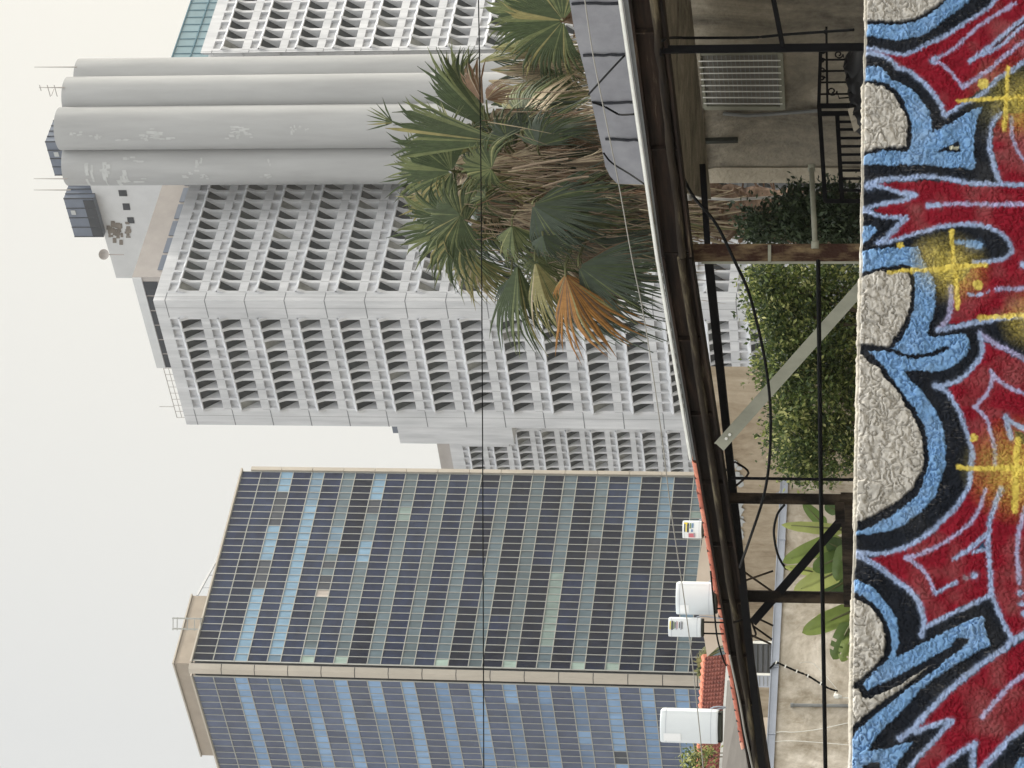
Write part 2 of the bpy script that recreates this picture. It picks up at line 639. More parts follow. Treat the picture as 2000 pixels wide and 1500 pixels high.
def glass_room(tip, yl, yr, d, xh_l, hgt, root):
    p = at(tip[0], tip[1], d)
    bl = u_of(yl, V((p.x, p.y, 0)), EL, tip[0])
    br = u_of(yr, V((p.x, p.y, 0)), ER, tip[0])
    b = V((p.x, p.y, p.z - hgt))
    m = MB()
    m.prism([b, b + EL * bl, b + EL * bl + ER * br, b + ER * br], ZH * hgt)
    o = m.build('glass_room', M['bluegrey'], root)
    m = MB()
    for i in range(5):
        q = b + EL * (bl * i / 4) + nl * .03
        m.bar(q, q + ZH * hgt, .1, .1)
        q = b + ER * (br * i / 4) + nr * .03
        m.bar(q, q + ZH * hgt, .1, .1)
    m.build('mullion', M['bluedark'], o)
    m = MB()
    a = b + nl * .04
    m.prism([a + EL * .2, a + EL * (bl - .1), a + EL * (bl - .1) + ZH * (hgt * .36), a + EL * .2 + ZH * (hgt * .36)], nl * .04)
    m.build('dark_pane', M['bluedark'], o)
    m = MB()
    a = b + nl * .05 + EL * (bl * .3) + ZH * (hgt * .72)
    m.prism([a, a + EL * .6, a + EL * .6 + ZH * .5, a + ZH * .5], nl * .03)
    m.build('pale_pane', M['patch'], o)


glass_room((124, 388), 462, 352, 277, 0, 3.3, wt)
glass_room((88, 277), 342, 236, 275, 0, 4.0, wt)
for (x0, x1, y, d, kind) in [(67, 146, 131, 256, 0), (76, 122, 171, 254, 1), (66, 128, 349, 254, 0), (66, 134, 371, 256, 0)]:
    m = MB()
    p, q = at(x1 + 4, y, d), at(x0, y, d)
    m.tube([p, q], [.07, .03], 5)
    if kind:
        for t in (.05, .35, .62):
            a = lerp(q, p, t)
            m.bar(a + EL * -.3, a + EL * (1.1 if t > .1 else .4), .06, .06)
        m.bar(lerp(q, p, .4) + EL * 1.0, lerp(q, p, .4) + EL * 1.0 - ZH * 0 + ER * 1.0, .05, .05)
    m.build('antenna', M['metal'], wt)
m = MB()
c = at(497, 0, 266)
c = at(203, 497, 266)
for k in range(6):
    a = k / 5 * math.pi / 2
ringN = 16
vsx = [c + V((0, .25, 0))]
fs = []
for k in range(1, 5):
    rr = .55 * k / 4
    for i in range(ringN):
        an = 2 * math.pi * i / ringN
        vsx.append(c + V((rr * math.cos(an), .25 - .3 * (k / 4) ** 2, rr * math.sin(an))))
for i in range(ringN):
    fs.append((0, 1 + i, 1 + (i + 1) % ringN))
for k in range(3):
    for i in range(ringN):
        j = (i + 1) % ringN
        b0 = 1 + k * ringN
        fs.append((b0 + i, b0 + ringN + i, b0 + ringN + j, b0 + j))
m.add(vsx, fs)
m.tube([c + V((0, .3, 0)), c + V((0, .3, -2.0))], .06, 6)
m.build('satellite_dish', M['conc_brown'], wt)
# roof-edge railing at the left
m = MB()
for i in range(9):
    p = V((O.x, O.y, ztop)) + EL * (9.5 + i * .85) + ER * .5
    m.bar(p, p + ZH * 1.0, .05, .05)
p = V((O.x, O.y, ztop + 1.0)) + ER * .5
m.bar(p + EL * 9.5, p + EL * 16.3, .06, .06)
m.bar(p + EL * 9.5 - ZH * .5, p + EL * 16.3 - ZH * .5, .05, .05)
m.bar(p + EL * 14.8, p + EL * 14.8 + ZH * 1.5, .06, .06)
m.build('roof_railing', M['metal'], wt)

# ------------------------------------------------------------------ WHITE ANNEX BLOCK FAR BEHIND
DA = 400.0
PA2 = at(900, 836, DA)
PA2.z = 0
ax = empty('office_block', (PA2.x, PA2.y, 0), 'lower white office block with small finned windows in the gap between the two towers', 'building')
hA2 = 50 * pxm(DA)
zA = at(897, 836, DA).z
mbA, panA = MB(), []
uA0 = u_of(841, PA2, EL, 1100)
pA = u_of(855.3, PA2, EL, 1100) - uA0
jA = MB()
# pull the top two storeys' windows away from the plain block
facade(mbA, panA, None, V((PA2.x, PA2.y, zA)), EL, nl, uA0, pA, 11, hA2, 15, -14, uA0 + 11 * pA + 2, k=1.05)
zt = at(872, 836, DA).z
a0 = V((PA2.x, PA2.y, 0)) + nl * .02
mbA.prism([V((a0.x, a0.y, zA)) - EL * 14, V((a0.x, a0.y, zA)) + EL * (uA0 + 11 * pA + 2), V((a0.x, a0.y, zA)) + EL * (uA0 + 11 * pA + 2) + ER * 20, V((a0.x, a0.y, zA)) - EL * 14 + ER * 20], ZH * (zt - zA))
mbA.prism([V((a0.x, a0.y, 0)) - EL * 14 + ER * 1.5, V((a0.x, a0.y, 0)) + EL * (uA0 + 11 * pA + 1.8) + ER * 1.5, V((a0.x, a0.y, 0)) + EL * (uA0 + 11 * pA + 1.8) + ER * 20, V((a0.x, a0.y, 0)) - EL * 14 + ER * 20], ZH * zA)
uB = u_of(868, PA2, EL, 950)
zb1 = at(991, 836, DA).z
f0 = V((a0.x, a0.y, zb1)) + nl * .46
mbA.prism([f0 - EL * 14, f0 + EL * uB, f0 + EL * uB - nl * 1.6, f0 - EL * 14 - nl * 1.6], ZH * (zA - zb1 + .02))
mbA.build('concrete_facade', M['conc'], ax)
add_panes(ax, sorted(panA, key=lambda p: p[5] > 7), M['win'], 98, (6, 2, 1, 1))
m = MB()
zt2 = at(844, 836, DA).z
b0 = V((a0.x, a0.y, zt + .25)) + ER * 1.0
m.prism([b0 - EL * 14, b0 + EL * (uA0 + 11 * pA + 2), b0 + EL * (uA0 + 11 * pA + 2) + ER * 18, b0 - EL * 14 + ER * 18], ZH * (zt2 - zt - .25))
m.build('attic_storey', M['conc_brown'], ax)
m = MB()
b0 = at(848, 836, 392)
zz = at(776, 836, 392).z
e0 = u_of(866, V((b0.x, b0.y, 0)), EL, 800)
b0.z = at(1000, 836, 392).z
m.prism([b0 - EL * 9, b0 + EL * e0, b0 + EL * e0 + ER * 6, b0 - EL * 9 + ER * 6], ZH * (zz - b0.z))
m.build('plain_block', M['conc'], ax)
m = MB()
q = V((b0.x, b0.y, zz)) + EL * (e0 * .35)
m.bar(q - EL * 3, q + ZH * 1.6 - EL * 3, .5, .5)
m.prism([q, q + ER * 4, q + ER * 4 - EL * 8, q - EL * 8], ZH * .8)
m.build('roof_hatch', M['bluegrey'], ax)

# ------------------------------------------------------------------ DARK GLASS TOWER
DG = 296.0
CG = at(900, 1318, DG)
CG.z = 0
gt = empty('glass_tower', (CG.x, CG.y, 0), 'dark glass curtain wall tower with pale grid and tan corner column', 'building')
uR0, uR1 = u_of(1303, CG, ER), u_of(928, CG, ER, 1000)
uL0 = u_of(1333, CG, EL)
pL = (u_of(1458, CG, EL) - uL0) / 10
nR, nLb = 27, 18
pRg = (uR1 - uR0) / nR
ztopR = at(372, 1303, DG).z
zl0 = at(453, 1303, DG).z
flo = 68.6 * pxm(DG)
lightH = 27.5 * pxm(DG)
bands = []          # (ztop, zbot, kind)
bands.append((ztopR, at(412, 1303, DG).z, 'd'))
bands.append((bands[-1][1], zl0, 'd'))
zz = zl0
for i in range(22):
    bands.append((zz, zz - lightH, 'l'))
    bands.append((zz - lightH, zz - flo, 'd'))
    zz -= flo
zbot = zz


def run_row(nb, pool, w, mean=7):
    out = []
    while len(out) < nb:
        c = random.choices(pool, w)[0]
        out += [c] * max(1, int(random.expovariate(1 / mean)) + 1)
    return out[:nb]


visp, spanp = [], []
mg = MB()
for face in ('r', 'l'):
    e, n, a0_, p_, nb = (ER, nr, uR0, pRg, nR) if face == 'r' else (EL, nl, uL0, pL, nLb)
    for bi, (z1, z0, kd) in enumerate(bands):
        k = bi // 2 - 1 if kd == 'l' else bi // 2
        if kd == 'l':
            if face == 'r':
                if k == 0:
                    row = [0] * 10 + [4] * 4 + [0] * 5 + [4] * 5 + [0] * 3
                elif k == 1:
                    row = [1] + [0] * 21 + [1] * 5
                elif k == 2:
                    row = [1, 1] + run_row(7, [2, 3], [1, 1]) + [9] + run_row(5, [3, 2, 4], [2, 1, 1], 2) + [1] * 4 + run_row(8, [2, 1], [2, 1])
                elif k == 3:
                    row = run_row(14, [2, 3, 1], [2, 2, .6], 3) + [0] * 3 + run_row(6, [4, 2], [1, 1], 2) + [0] * 3 + [1]
                else:
                    row = run_row(nb, [2, 3, 1, 4, 8], [6, 5, .5, .8, .9], 4)
            else:
                row = run_row(nb, [5, 6, 7, 4], [5, 4.5, 1.8, .25], 6)
        else:
            pool = [0, 1, 2, 3]
            if face == 'r':
                wts = [4, 2, 1, 2] if k < 7 else [1, 2, 5, .6]
            else:
                wts = [3, 3, 2, 2]
            row = run_row(nb, pool, wts, 6)
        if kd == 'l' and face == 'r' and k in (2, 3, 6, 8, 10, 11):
            row[0] = 10  # bright reflections beside the column, put into the panel colour as a paler tone
        for j in range(nb):
            def P(u, z):
                return V((CG.x, CG.y, z)) + e * u
            ua, ub = a0_ + j * p_, a0_ + (j + 1) * p_
            # panes are never perfectly flush: a slight tilt of their own makes each reflect a little differently
            t1, t2 = random.uniform(0, .03), random.uniform(0, .03)
            q = (P(ua, z1) + n * t1, P(ub, z1) + n * t2, P(ub, z0) + n * (t1 * .5), P(ua, z0) + n * t2 * .5)
            if kd == 'l':
                spanp.append((j, bi, q, row[j]))
            else:
                mi = row[j]
                spanp_key = (j, bi, q, mi, face)
                visp.append(spanp_key)
    # grid of pale mullions
    nbm = nb
    for j in range(nbm + 1):
        p = V((CG.x, CG.y, zbot)) + e * (a0_ + j * p_) + n * .04
        wd = .085 if j else .18
        mg.obox(p + ZH * ((ztopR - zbot) / 2), e * (wd / 2), n * .03, ZH * ((ztopR - zbot) / 2))
    zs = sorted(set([b[0] for b in bands] + [zbot]))
    for z in zs:
        a = V((CG.x, CG.y, z)) + e * a0_ + n * .045
        mg.bar(a, a + e * (nbm * p_), .09, .10)
gmats = M['vis_r'] + M['vis_l']
visp.sort(key=lambda t: (0 if 2 <= t[1] <= 28 else 1, t[0]))
rest = MB()
for q, (j, bi, qd, mi, face) in enumerate(visp):
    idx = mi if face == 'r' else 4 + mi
    if q < 99:
        m = MB()
        m.quad(*qd)
        m.build('window_pane', gmats[idx], gt)
    else:
        rest.quad(*qd, idx)
o = rest.build('window_pane', gmats, gt)
o['kind'] = 'stuff'
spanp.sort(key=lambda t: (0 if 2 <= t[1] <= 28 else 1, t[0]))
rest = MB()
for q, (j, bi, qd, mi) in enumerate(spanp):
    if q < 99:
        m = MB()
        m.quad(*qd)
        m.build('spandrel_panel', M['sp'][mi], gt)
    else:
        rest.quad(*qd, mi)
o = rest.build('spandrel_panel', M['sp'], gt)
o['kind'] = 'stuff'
mg.build('mullion_grid', M['mull'], gt)
# corner column with chamfered joints
m = MB()
j2 = MB()
zc = ztopR + .1
wcol = 1.16
zz = zc
first = True
nview = V((-.02, -1, 0)).normalized()
xr = V((1, -.02, 0)).normalized()
cc = V((CG.x, CG.y, 0)) + nview * .0
while zz > 2:
    hgt = flo - .10
    lowz = zz - hgt
    pol = [cc + xr * -wcol / 2 + V((0, .9, 0)), cc + xr * (-wcol / 2) + nview * .25, cc + nview * .5, cc + xr * (wcol / 2) + nview * .25, cc + xr * wcol / 2 + V((0, .9, 0))]
    m.prism([V((p.x, p.y, lowz)) for p in pol], ZH * hgt)
    zz -= flo
m.build('corner_column', M['tan'], gt)
m = MB()
m.prism([V((p.x, p.y, 0)) for p in [cc + xr * -.58 + V((0, .9, 0)), cc + xr * (-.58) + nview * .2, cc + nview * .4, cc + xr * .58 + nview * .2, cc + xr * .58 + V((0, .9, 0))]], ZH * (zc - .1))
m.prism([V((CG.x, CG.y, 0)) + ER * (uR0 - .9) + EL * .35, V((CG.x, CG.y, 0)) + ER * (uR1) + EL * .35, V((CG.x, CG.y, 0)) + ER * uR1 + EL * 30, V((CG.x, CG.y, 0)) + EL * 30 + ER * .35, V((CG.x, CG.y, 0)) + ER * .35 + EL * .8], ZH * (ztopR - .2))
m.build('core_wall', M['bluedark'], gt)
# tan end trim on the right edge and roof edge trim
m = MB()
for k in range(23):
    z0 = zbot + k * flo
    if z0 > ztopR:
        break
    z1 = min(z0 + flo - .06, ztopR + .15)
    a = V((CG.x, CG.y, z0)) + ER * (uR1 + .12)
    m.prism([a + nr * .25, a + ER * .55 + nr * .25, a + ER * .55 - nr * 1, a - nr * 1], ZH * (z1 - z0))
m.build('edge_trim', M['tan'], gt)
m = MB()
a = V((CG.x, CG.y, ztopR + .12))
m.bar(a + ER * (uR0 - .3) + nr * .0, a + ER * (uR1 + .4), .5, .2)
m.bar(a + EL * (uL0 - .3), a + EL * (uL0 + nLb * pL), .5, .2)
m.build('roof_edge', M['tan'], gt)
# penthouse
pp = at(340, 1295, 303)
zb = ztopR - .5
b = V((pp.x, pp.y, zb))
er_ = u_of(1163, V((pp.x, pp.y, 0)), ER, 360)
el_ = u_of(1474, V((pp.x, pp.y, 0)), EL, 360)
m = MB()
m.prism([b, b + EL * el_, b + EL * el_ + ER * er_, b + ER * er_], ZH * (pp.z - zb))
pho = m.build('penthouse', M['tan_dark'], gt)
m = MB()
a = V((pp.x, pp.y, pp.z))
m.prism([a + (nl + nr) * .15, a + EL * el_ + nl * .15 + EL * .15, a + EL * (el_ + .15) + ER * er_, a + ER * (er_ + .15) + nr * .15], ZH * .18)
m.build('parapet_cap', M['tan'], pho)
m = MB()
s = V((pp.x, pp.y, zb + .8)) + nl * .5
m.bar(s + EL * 1.0 + ZH * .9, s + EL * (el_ * .95) + ZH * .2, .3, .7)
m.build('slanted_duct', M['bluegrey'], pho)
m = MB()
c = at(372, 1219, 300)
for (dx, dy) in ((-.6, 0), (.6, 0), (-.6, .8), (.6, .8)):
    p = V((c.x + dx, c.y + dy, ztopR))
    m.bar(p, V((p.x, p.y, at(336, 1219, 300).z)), .09, .09)
for x in (338, 346, 366, 380, 392):
    z = at(x, 1219, 300).z
    m.bar(V((c.x - .75, c.y, z)), V((c.x + .75, c.y, z)), .08, .08)
    m.bar(V((c.x - .6, c.y, z)), V((c.x - .6, c.y + .8, z)), .06, .06)
m.build('roof_ladder', M['mull'], gt)
m = MB()
s1 = at(385, 1163, 306)
s2 = at(438, 1066, 318)
s3 = at(412, 1163, 306)
m.bar(s1, s2, .15, .25)
m.bar(s3, s2, .12, .12)
for t in (.15, .4, .65, .85):
    m.bar(lerp(s1, s2, t), lerp(s3, s2, t), .08, .08)
m.build('roof_truss', M['conc_pale'], gt)

# ================================================================== NEAR THINGS
def stucco(name, c1, c2, sc=2.5, bump=0.5, bs=45, stretch=(1, 1, 1)):
    return mat(name, c1, 0.95, 0.12, sc, stretch, bump=bump, bscale=bs, spec=0.15, col2=c2)


M['rust'] = mat('rusty_dark_steel', rgb(30, 25, 22), 0.9, 0.45, 3.0, (2, 2, .6), bump=0.6, bscale=30, spec=0.1, col2=rgb(84, 72, 58), thr=(.45, .85), detail=8)
M['rust_red'] = mat('rusty_red_steel', rgb(66, 42, 32), 0.85, 0.4, 7.0, (2, 2, .5), bump=0.6, bscale=40, spec=0.2, col2=rgb(140, 122, 92), thr=(.42, .78), detail=8)
M['black_steel'] = mat('black_painted_steel', rgb(14, 14, 16), 0.9, 0.3, 6, bump=0.2, spec=0.08)
M['zinc'] = mat('weathered_zinc', rgb(132, 132, 118), 0.7, 0.2, 5, (1, 1, .4), spec=0.3)
M['cable'] = mat('black_cable', rgb(11, 12, 13), 0.8, 0, spec=0.1)
M['wire'] = mat('grey_wire', rgb(140, 138, 132), 0.6, 0.1, 4)
M['white_paint'] = mat('white_painted_metal', rgb(226, 226, 220), 0.6, 0.1, 5)
M['grey_paint'] = mat('grey_galvanised', rgb(130, 132, 132), 0.6, 0.15, 5)
M['membrane'] = mat('grey_roofing_membrane', rgb(136, 137, 144), 0.9, 0.10, 3.0, bump=0.25, bscale=9, col2=rgb(154, 155, 161), spec=.1)
M['seam'] = mat('black_bitumen', rgb(44, 46, 52), 0.9, 0.2, 9)
M['house'] = stucco('house_stucco', rgb(122, 115, 102), rgb(146, 137, 120), 1.6, 1.0, 26, (1, 1, .5))
M['iron'] = mat('wrought_iron', rgb(12, 12, 14), 0.85, 0.1, 8, spec=0.1)
M['curtain'] = mat('grey_curtain', rgb(122, 119, 112), 0.9, 0.25, 14, (1, 1, .15))
M['cement'] = stucco('stained_cement', rgb(150, 140, 124), rgb(206, 197, 183), 1.3, 0.35, 9, (1, 1, .45))
M['beige'] = stucco('beige_render', rgb(160, 146, 126), rgb(196, 183, 163), 0.9, 0.3, 8, (.6, 1, .6))
M['flash'] = mat('galvanised_flashing', rgb(160, 166, 178), 0.5, 0.12, 2.5, spec=0.4)
M['cab'] = mat('white_enamel', rgb(218, 224, 228), 0.45, 0.04, 2.0, spec=0.35)
M['under'] = mat('dark_underside', rgb(48, 50, 44), 0.8, 0.15, 5)
M['clay'] = [mat('clay_tile_%d' % i, rgb(*c), 0.85, 0.22, 9, bump=0.3, bscale=30) for i, c in enumerate([(178, 104, 84), (192, 122, 100), (164, 92, 74), (206, 150, 128)])]
M['mortar'] = mat('dark_mortar', rgb(70, 62, 62), 0.95, 0.2, 9)
M['redroof'] = mat('red_brown_tile', rgb(104, 62, 58), 0.9, 0.25, 5, col2=rgb(134, 84, 74), spec=.1)
M['asphalt_roof'] = mat('grey_roof_felt', rgb(92, 88, 84), 0.95, 0.15, 3)
M['trunk'] = mat('palm_bark', rgb(96, 76, 64), 0.95, 0.35, 6, (1, 1, 3), bump=1.0, bscale=25, col2=rgb(140, 118, 100))
M['bark'] = mat('grey_bark', rgb(92, 82, 68), 0.95, 0.3, 6, bump=0.6)
FC = {'dark': (66, 78, 52), 'deep': (62, 72, 60), 'mid': (102, 110, 74), 'olive': (136, 130, 88), 'brown': (104, 80, 60), 'orange': (156, 112, 60),
      'straw': (166, 152, 126), 'straw2': (132, 116, 98), 'pale': (142, 142, 100)}
for k, c in FC.items():
    M['fr_' + k] = mat('palm_' + k, rgb(*c), 0.6, 0.25, 8, (3, .5, 1), spec=0.35, trans=0.3 if k in ('mid', 'olive', 'orange', 'pale', 'dark') else 0.12)
M['stalk'] = mat('palm_stalk', rgb(92, 94, 62), 0.6, 0.15, 6)
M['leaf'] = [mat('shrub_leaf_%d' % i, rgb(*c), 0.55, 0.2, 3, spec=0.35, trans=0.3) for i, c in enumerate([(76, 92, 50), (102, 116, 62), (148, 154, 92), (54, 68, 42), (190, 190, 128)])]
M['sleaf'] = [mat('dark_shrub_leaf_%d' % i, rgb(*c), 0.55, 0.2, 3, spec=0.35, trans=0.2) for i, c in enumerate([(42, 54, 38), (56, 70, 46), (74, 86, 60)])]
M['blade'] = [mat('broad_leaf_%d' % i, rgb(*c), 0.45, 0.15, 6, (1, 1, 1), spec=0.4, trans=0.35) for i, c in enumerate([(120, 136, 74), (90, 110, 60), (156, 164, 100), (68, 88, 54)])]
M['cardboard'] = mat('grey_cardboard', rgb(150, 142, 128), 0.9, 0.1, 5)
M['blackbag'] = mat('black_plastic', rgb(18, 18, 20), 0.5, 0.2, 8)

def weathered(name, stops, scale, stretch, bump=.8, bscale=18):
    m = bpy.data.materials.new(name)
    m.use_nodes = True
    nt = m.node_tree
    b = nt.nodes['Principled BSDF']
    b.inputs['Roughness'].default_value = .95
    b.inputs['Specular IOR Level'].default_value = .1
    tc = nt.nodes.new('ShaderNodeTexCoord')
    mp = nt.nodes.new('ShaderNodeMapping')
    mp.inputs['Scale'].default_value = stretch
    nt.links.new(tc.outputs['Object'], mp.inputs['Vector'])
    cols = []
    for k, (sc, di) in enumerate(((scale, 1.2), (scale * 6, .4))):
        nz = nt.nodes.new('ShaderNodeTexNoise')
        nz.inputs['Scale'].default_value = sc
        nz.inputs['Detail'].default_value = 10
        nz.inputs['Roughness'].default_value = .68
        nz.inputs['Distortion'].default_value = di
        nt.links.new((mp if k == 0 else tc).outputs['Vector' if k == 0 else 'Object'], nz.inputs['Vector'])
        cols.append(nz)
    add = nt.nodes.new('ShaderNodeMath')
    add.operation = 'MULTIPLY_ADD'
    add.inputs[1].default_value = .35
    nt.links.new(cols[1].outputs['Fac'], add.inputs[0])
    nt.links.new(cols[0].outputs['Fac'], add.inputs[2])
    sb_ = nt.nodes.new('ShaderNodeMath')
    sb_.operation = 'SUBTRACT'
    sb_.inputs[1].default_value = .175
    nt.links.new(add.outputs[0], sb_.inputs[0])
    rp = nt.nodes.new('ShaderNodeValToRGB')
    el = rp.color_ramp.elements
    el[0].position, el[0].color = stops[0]
    el[1].position, el[1].color = stops[-1]
    for p, c in stops[1:-1]:
        q = el.new(p)
        q.color = c
    nt.links.new(sb_.outputs[0], rp.inputs['Fac'])
    nt.links.new(rp.outputs['Color'], b.inputs['Base Color'])
    n2 = nt.nodes.new('ShaderNodeTexNoise')
    n2.inputs['Scale'].default_value = bscale
    n2.inputs['Detail'].default_value = 6
    nt.links.new(tc.outputs['Object'], n2.inputs['Vector'])
    bp_ = nt.nodes.new('ShaderNodeBump')
    bp_.inputs['Strength'].default_value = bump
    bp_.inputs['Distance'].default_value = .02
    nt.links.new(n2.outputs['Fac'], bp_.inputs['Height'])
    nt.links.new(bp_.outputs['Normal'], b.inputs['Normal'])
    return m


M['cement'] = weathered('stained_cement_wall', [(.30, rgb(104, 92, 76)), (.42, rgb(158, 148, 132)), (.55, rgb(190, 181, 167)), (.70, rgb(222, 214, 202))], 1.1, (1, 1, .5), .5, 14)
M['beige'] = weathered('stained_beige_wall', [(.30, rgb(116, 98, 80)), (.44, rgb(158, 144, 124)), (.58, rgb(180, 166, 146)), (.72, rgb(208, 198, 182))], .7, (1, 1, .4), .4, 10)
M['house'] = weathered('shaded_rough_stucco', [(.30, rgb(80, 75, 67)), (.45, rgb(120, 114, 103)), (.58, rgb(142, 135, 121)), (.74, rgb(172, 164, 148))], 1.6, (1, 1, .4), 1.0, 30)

# ------------------------------------------------------------------ GRAFFITI WALL
ZW = 2.1
WA, WB = onz(1692.5, -60, ZW), onz(1656.5, 1560, ZW)
wd = (WB - WA)
WLEN = wd.length
wd.normalize()
wn = V((wd.y, -wd.x, 0))
if wn.y > 0:
    wn = -wn


def vnoise(x, y, seed):
    r = np.random.RandomState(seed)
    L = r.rand(256, 256)
    xi = np.floor(x).astype(int)
    yi = np.floor(y).astype(int)
    fx, fy = x - xi, y - yi
    fx = fx * fx * (3 - 2 * fx)
    fy = fy * fy * (3 - 2 * fy)
    a = L[xi % 256, yi % 256]
    b = L[(xi + 1) % 256, yi % 256]
    c = L[xi % 256, (yi + 1) % 256]
    d = L[(xi + 1) % 256, (yi + 1) % 256]
    return (a * (1 - fx) + b * fx) * (1 - fy) + (c * (1 - fx) + d * fx) * fy


def worley(x, y, seed):
    r = np.random.RandomState(seed)
    JX, JY = r.rand(256, 256), r.rand(256, 256)
    xi = np.floor(x).astype(int)
    yi = np.floor(y).astype(int)
    f1 = np.full(x.shape, 9.0)
    f2 = np.full(x.shape, 9.0)
    for i in (-1, 0, 1):
        for j in (-1, 0, 1):
            px_ = xi + i + JX[(xi + i) % 256, (yi + j) % 256]
            py_ = yi + j + JY[(xi + i) % 256, (yi + j) % 256]
            d = np.sqrt((x - px_) ** 2 + (y - py_) ** 2)
            n1 = np.minimum(f1, d)
            f2 = np.minimum(f2, np.maximum(f1, d))
            f1 = n1
    return f1, f2


STEP = 0.0032
HGT = 0.90
TOP = 0.20
nu = int(WLEN / STEP) + 1
nt_ = 36
nv = int(HGT / STEP)
us = np.linspace(0, WLEN, nu)
s_ = np.concatenate([np.linspace(-TOP, -.006, nt_), np.linspace(0, HGT, nv)])
UG, SG = np.meshgrid(us, s_, indexing='ij')
# photo column / row of each undisplaced point of the wall face
wdn, wnn = np.array(wd), np.array(wn)
base = np.array(WA)[None, None, :] + UG[..., None] * wdn
front = SG >= 0
pos = base.copy()
pos[..., 2] -= np.where(front, SG, 0)
pos -= np.where(front, 0, -SG)[..., None] * wnn
rel = base.copy()
rel[..., 2] -= SG
rel = rel - np.array(EYE)
dF = rel @ np.array(F0)
PX = 1000 - (rel @ np.array(UU)) / dF * FPX
PY = 750 - (rel @ np.array(RR)) / dF * FPX
# stucco relief
n1 = vnoise(UG / .03 + 7, SG / .03 + 40, 1)
n2 = vnoise(UG / .013 + 3, SG / .013 + 90, 2)
n3 = vnoise(UG / .10 + 3, SG / .10 + 20, 3)
wx = UG / .052 + (n1 - .5) * 1.3
wy = SG / .048 + (n2 - .5) * 1.0 + 50
f1, f2 = worley(wx, wy, 4)
ridge = np.clip((f2 - f1) * 1.8, 0, 1)
lump = ridge * .6 + n1 * .35
g1, g2 = worley(UG / .018 + (n2 - .5), SG / .024 + 30 + (n1 - .5), 5)
fine = np.clip((g2 - g1) * 2, 0, 1) * .5 + vnoise(UG / .006 + 5, SG / .012 + 5, 6) * .5

# --- the painting, in layers
TL = {'A': 0, 'B': 300, 'C': 600, 'D': 900, 'E': 1150}


def T(tile, *pts):
    return [(1650 + a * .23333, TL[tile] + b * .23333) for a, b in pts]


wob = 2.6
QX = PX + (vnoise(UG / .012, SG / .012 + 60, 8) - .5) * wob * 1.6 + (vnoise(UG / .05, SG / .05 + 60, 9) - .5) * 2.0
QY = PY + (vnoise(UG / .012 + 70, SG / .012 + 60, 10) - .5) * wob * 1.6 + (vnoise(UG / .05 + 9, SG / .05 + 60, 12) - .5) * 2.0
NP = QX.shape


def segdist(x, y, a, b):
    dx, dy = b[0] - a[0], b[1] - a[1]
    L = dx * dx + dy * dy + 1e-9
    t = np.clip(((x - a[0]) * dx + (y - a[1]) * dy) / L, 0, 1)
    return np.sqrt((x - a[0] - t * dx) ** 2 + (y - a[1] - t * dy) ** 2)


def window(pts, pad):
    xs, ys = [p[0] for p in pts], [p[1] for p in pts]
    i0 = np.searchsorted(-QYrow, -(0))  # unused
    return min(xs) - pad, max(xs) + pad, min(ys) - pad, max(ys) + pad


ROWY = PY[:, nt_ + 5]


def sub(pts, pad):
    ys = [p[1] for p in pts]
    lo, hi = min(ys) - pad, max(ys) + pad
    idx = np.where((ROWY >= lo - 6) & (ROWY <= hi + 6))[0]
    if len(idx) == 0:
        return None
    return slice(idx[0], idx[-1] + 1)


def poly_mask(pts, soft=1.3):
    m = np.zeros(NP)
    sl = sub(pts, 4)
    if sl is None:
        return m
    x, y = QX[sl], QY[sl]
    inside = np.zeros(x.shape, bool)
    dist = np.full(x.shape, 1e6)
    n = len(pts)
    for i in range(n):
        a, b = pts[i], pts[(i + 1) % n]
        c = ((a[1] > y) != (b[1] > y))
        with np.errstate(divide='ignore', invalid='ignore'):
            xin = (b[0] - a[0]) * (y - a[1]) / ((b[1] - a[1]) + 1e-12) + a[0]
        inside ^= c & (x < xin)
        dist = np.minimum(dist, segdist(x, y, a, b))
    sdv = np.where(inside, dist, -dist)
    m[sl] = np.clip(sdv / (2 * soft) + .5, 0, 1)
    return m


def smooth(pts, n=5):
    P = [V((p[0], p[1], 0)) for p in pts]
    return [(p.x, p.y) for p in catmull(P, n)] if len(P) > 2 else pts


def stroke_mask(pts, w, soft=1.2, curve=True):
    m = np.zeros(NP)
    if curve:
        pts = smooth(pts)
    sl = sub(pts, w + 6)
    if sl is None:
        return m
    x, y = QX[sl], QY[sl]
    d = np.full(x.shape, 1e6)
    for a, b in zip(pts[:-1], pts[1:]):
        d = np.minimum(d, segdist(x, y, a, b))
    m[sl] = np.clip((w / 2 - d) / (2 * soft) + .5, 0, 1)
    return m


C_ST = np.array(rgb(178, 174, 167)[:3])
C_BL = np.array(rgb(110, 147, 188)[:3])
C_LB = np.array(rgb(142, 160, 194)[:3])
C_LV = np.array(rgb(150, 148, 182)[:3])
C_BK = np.array(rgb(23, 27, 35)[:3])
C_RD = np.array(rgb(118, 18, 34)[:3])
C_YE = np.array(rgb(206, 186, 88)[:3])
C_OL = np.array(rgb(132, 126, 70)[:3])
IMG = np.zeros(NP + (3,))
IMG[:] = C_BK
ROUGH = np.full(NP, 1.2)       # relief strength by paint layer


def paint(mask, col, rough=None):
    global IMG, ROUGH
    IMG = IMG * (1 - mask[..., None]) + col * mask[..., None]
    if rough is not None:
        ROUGH = ROUGH * (1 - mask) + rough * mask


